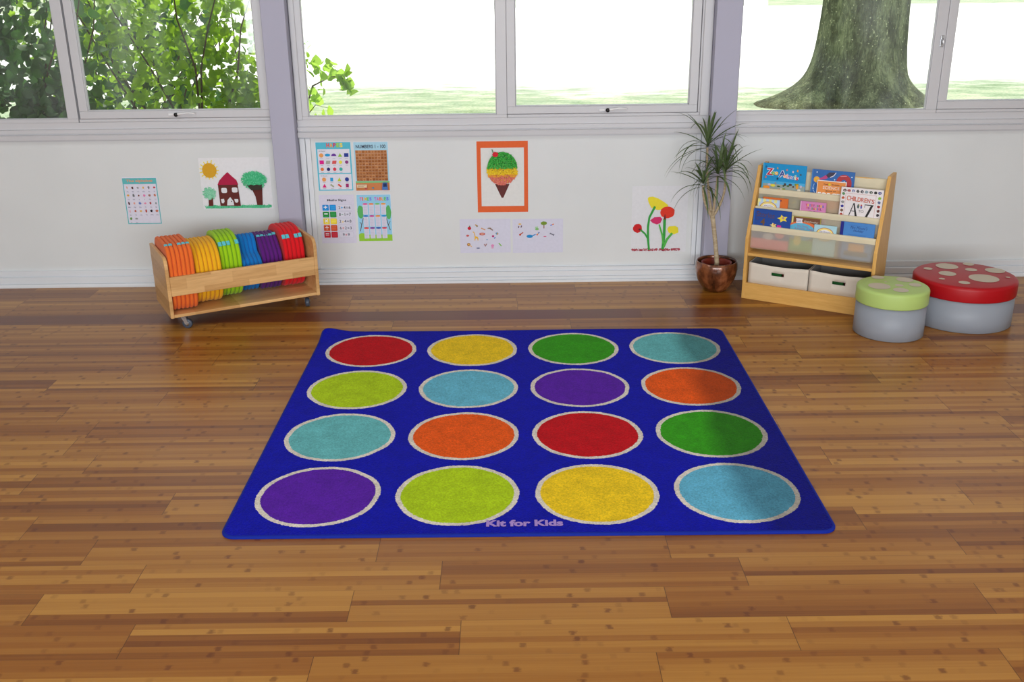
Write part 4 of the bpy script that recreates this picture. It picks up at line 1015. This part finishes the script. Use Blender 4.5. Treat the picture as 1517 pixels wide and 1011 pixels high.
# two small printed sheets
def stamp(p, items):
    for kind, x, z, sx, sz, c in items:
        if kind == 'o': p.disc(x, z, sx, sz, c, 12)
        elif kind == 'g':      # giraffe
            p.line([(x-.016, z+.030), (x-.010, z+.028), (x-.002, z)], .005, c); p.poly([(x-.006, z+.004), (x+.010, z+.002), (x+.016, z-.010), (x+.014, z-.022), (x+.011, z-.022), (x+.008, z-.008), (x, z-.010), (x-.003, z-.022), (x-.007, z-.022)], c)
        elif kind == 'w': p.disc(x, z, .018, .010, c, 14); p.poly([(x+.012, z-.004), (x+.030, z+.006), (x+.038, z+.014), (x+.028, z+.012), (x+.014, z+.004)], c)
        elif kind == 't': p.rect(x-.003, z-.022, x+.003, z, (150, 110, 100)); p.disc(x, z+.008, sx, sz, c, 14, wob=.1)
        elif kind == 'l': p.line([(x-sx, z-sz), (x+sx, z+sz)], .006, c)
G2 = 'picture letter sheets under the ice cream painting'
p = Print(.291, .200, (214, 214, 232))
stamp(p, [('o', .055, .146, .0105, .010, (200, 20, 50)), ('l', .057, .158, .001, .003, (70, 130, 60)), ('l', .095, .163, .008, -.004, (190, 150, 70)), ('o', .099, .158, .005, .004, (130, 110, 40)), ('l', .134, .141, .012, -.006, (214, 150, 90)), ('o', .170, .145, .012, .004, (150, 130, 110)), ('l', .180, .139, .010, -.006, (140, 110, 100)),
          ('o', .044, .103, .009, .006, (200, 90, 90)), ('g', .090, .095, 0, 0, (232, 180, 50)), ('o', .128, .112, .017, .008, (200, 60, 70)), ('o', .128, .112, .011, .003, (230, 190, 150)), ('o', .190, .098, .007, .006, (180, 30, 110)), ('l', .200, .088, .004, .003, (90, 130, 200)), ('o', .213, .114, .008, .007, (90, 150, 190)), ('o', .216, .112, .004, .005, (220, 160, 60)),
          ('o', .049, .050, .010, .010, (170, 100, 60)), ('o', .049, .051, .005, .005, (226, 190, 100)), ('l', .060, .042, .006, -.005, (226, 190, 140)), ('o', .103, .028, .011, .004, (110, 116, 150)), ('l', .148, .046, .005, .008, (170, 130, 130)), ('l', .142, .046, -.004, .006, (170, 130, 130)), ('o', .186, .042, .009, .008, (224, 140, 190)), ('o', .186, .029, .008, .004, (224, 150, 190)), ('l', .230, .048, .008, -.009, (130, 190, 80)), ('o', .155, .078, .004, .004, (110, 160, 200))])
hang(p, 'picture_sheet', -.281, .172, 'white sheet of small pictures with a yellow giraffe and red apple', 'poster', G2)
p = Print(.290, .200, (214, 214, 232))
stamp(p, [('o', .042, .170, .009, .005, (232, 190, 110)), ('l', .035, .154, .001, .006, (110, 80, 100)), ('l', .050, .156, .002, .006, (110, 80, 100)), ('t', .180, .166, .018, .011, (120, 150, 50)), ('o', .140, .140, .011, .007, (130, 190, 110)), ('l', .138, .151, .009, .001, (150, 200, 130)), ('l', .226, .164, .009, .004, (110, 120, 210)), ('l', .232, .167, .005, .002, (226, 130, 60)),
          ('l', .050, .114, .011, .008, (180, 76, 50)), ('o', .043, .108, .006, .006, (190, 70, 40)), ('w', .098, .098, 0, 0, (30, 140, 206)), ('l', .146, .112, .005, .007, (226, 190, 70)), ('l', .150, .118, .004, .004, (70, 110, 190)), ('l', .141, .107, .004, -.002, (210, 60, 90)), ('o', .186, .096, .009, .0025, (210, 80, 130)), ('l', .224, .110, .010, -.004, (120, 120, 140)), ('l', .217, .113, .002, .004, (120, 120, 140)), ('l', .236, .104, .002, .006, (140, 140, 160))])
hang(p, 'picture_sheet', .022, .169, 'white sheet of small pictures with a blue whale and a green tree', 'poster', G2)
# flowers painting
w, h = .318, .386
p = Print(w, h, (224, 225, 230), rough=.9)
def crayon(pts, wd, cols):
    for q in range(3):
        p.line([(x+R.uniform(-.0015, .0015), z+R.uniform(-.001, .001)) for x, z in pts], wd, cols[q % len(cols)]); p.layer()
gr = [(60, 160, 70), (74, 176, 78)]
for k in range(200):
    x = R.uniform(.006, .282); p.line([(x, .010+R.uniform(-.004, .012)), (x+R.uniform(-.008, .008), .010+R.uniform(-.004, .012))], .004, R.choice([(170, 60, 76), (186, 84, 100), (154, 48, 64)]))
p.layer()
p.poly([(.088, .316), (.096, .324), (.118, .326), (.150, .314), (.186, .292), (.206, .276), (.204, .268), (.170, .250), (.146, .248), (.110, .262), (.094, .292)], (238, 222, 60)); p.layer()
p.disc(.204, .234, .042, .034, (226, 62, 46), 36, wob=.05); p.layer(); p.poly([(.106, .188), (.130, .206), (.164, .208), (.176, .196), (.166, .172), (.146, .164), (.122, .172)], (214, 54, 110)); p.disc(.036, .142, .026, .026, (206, 40, 44), 24, wob=.07); p.poly([(.206, .136), (.216, .152), (.252, .154), (.268, .144), (.272, .116), (.248, .104), (.216, .114)], (238, 224, 56)); p.layer()
crayon([(.106, .014), (.098, .080), (.096, .150), (.102, .206), (.132, .268)], .011, gr); crayon([(.098, .080), (.080, .110), (.054, .132)], .009, gr); crayon([(.184, .018), (.190, .100), (.190, .196)], .014, gr); crayon([(.186, .050), (.180, .100), (.160, .164)], .008, [(90, 186, 80)]); crayon([(.190, .030), (.206, .074), (.236, .112)], .011, [(90, 186, 80), (70, 170, 76)])
p.poly([(.182, .192), (.198, .192), (.190, .226)], (110, 50, 50)); p.disc(.048, .136, .008, .006, (110, 40, 50), 8)
hang(p, 'flower_painting', .704, .165, "child's painting of red, pink and yellow flowers on tall stems", 'painting')

# ---------------------------------------------------------------- light
def area(name, loc, rot, sx, sy, e, col=(1, 1, 1)):
    l = bpy.data.lights.new(name, 'AREA'); l.shape = 'RECTANGLE'; l.size = sx; l.size_y = sy; l.energy = e; l.color = col
    o = bpy.data.objects.new(name, l); C.objects.link(o); o.location = loc; o.rotation_euler = rot; return o
area('camera_side_fill', (0, -8.15, 1.5), (PI/2, 0, 0), 6.8, 1.6, 300, (.93, .97, 1))  # broad area light added behind the camera; no windows seen there
area('overhead_fill', (-1.8, -2.3, 2.72), (0, 0, 0), 1.4, 1., 16, (.95, .98, 1))  # this and the next are added overhead fill; no fixtures seen
area('overhead_fill', (1.8, -2.3, 2.72), (0, 0, 0), 1.4, 1., 16, (.95, .98, 1))
sun = bpy.data.lights.new('sun', 'SUN'); sun.energy = 6.5; sun.angle = .02; sun.color = (1, .96, .88)
so = bpy.data.objects.new('sun', sun); C.objects.link(so); so.rotation_euler = (math.radians(-38), math.radians(14), 0)
wd = bpy.data.worlds.new('sky'); bpy.context.scene.world = wd; wd.use_nodes = True; nt = wd.node_tree; nt.nodes.clear()
ow = nt.nodes.new('ShaderNodeOutputWorld'); bg = nt.nodes.new('ShaderNodeBackground'); bg.inputs[0].default_value = (.80, .90, 1, 1); bg.inputs[1].default_value = 1.5
nt.links.new(bg.outputs[0], ow.inputs[0])

sc = bpy.context.scene
sc.view_settings.view_transform = 'Standard'; sc.view_settings.look = 'None'; sc.view_settings.gamma = 1; sc.view_settings.exposure = 0; sc.view_settings.use_curve_mapping = False
sc.cycles.max_bounces = 8; sc.cycles.transparent_max_bounces = 16; sc.cycles.use_denoising = True
sc.cycles.sample_clamp_indirect = 4
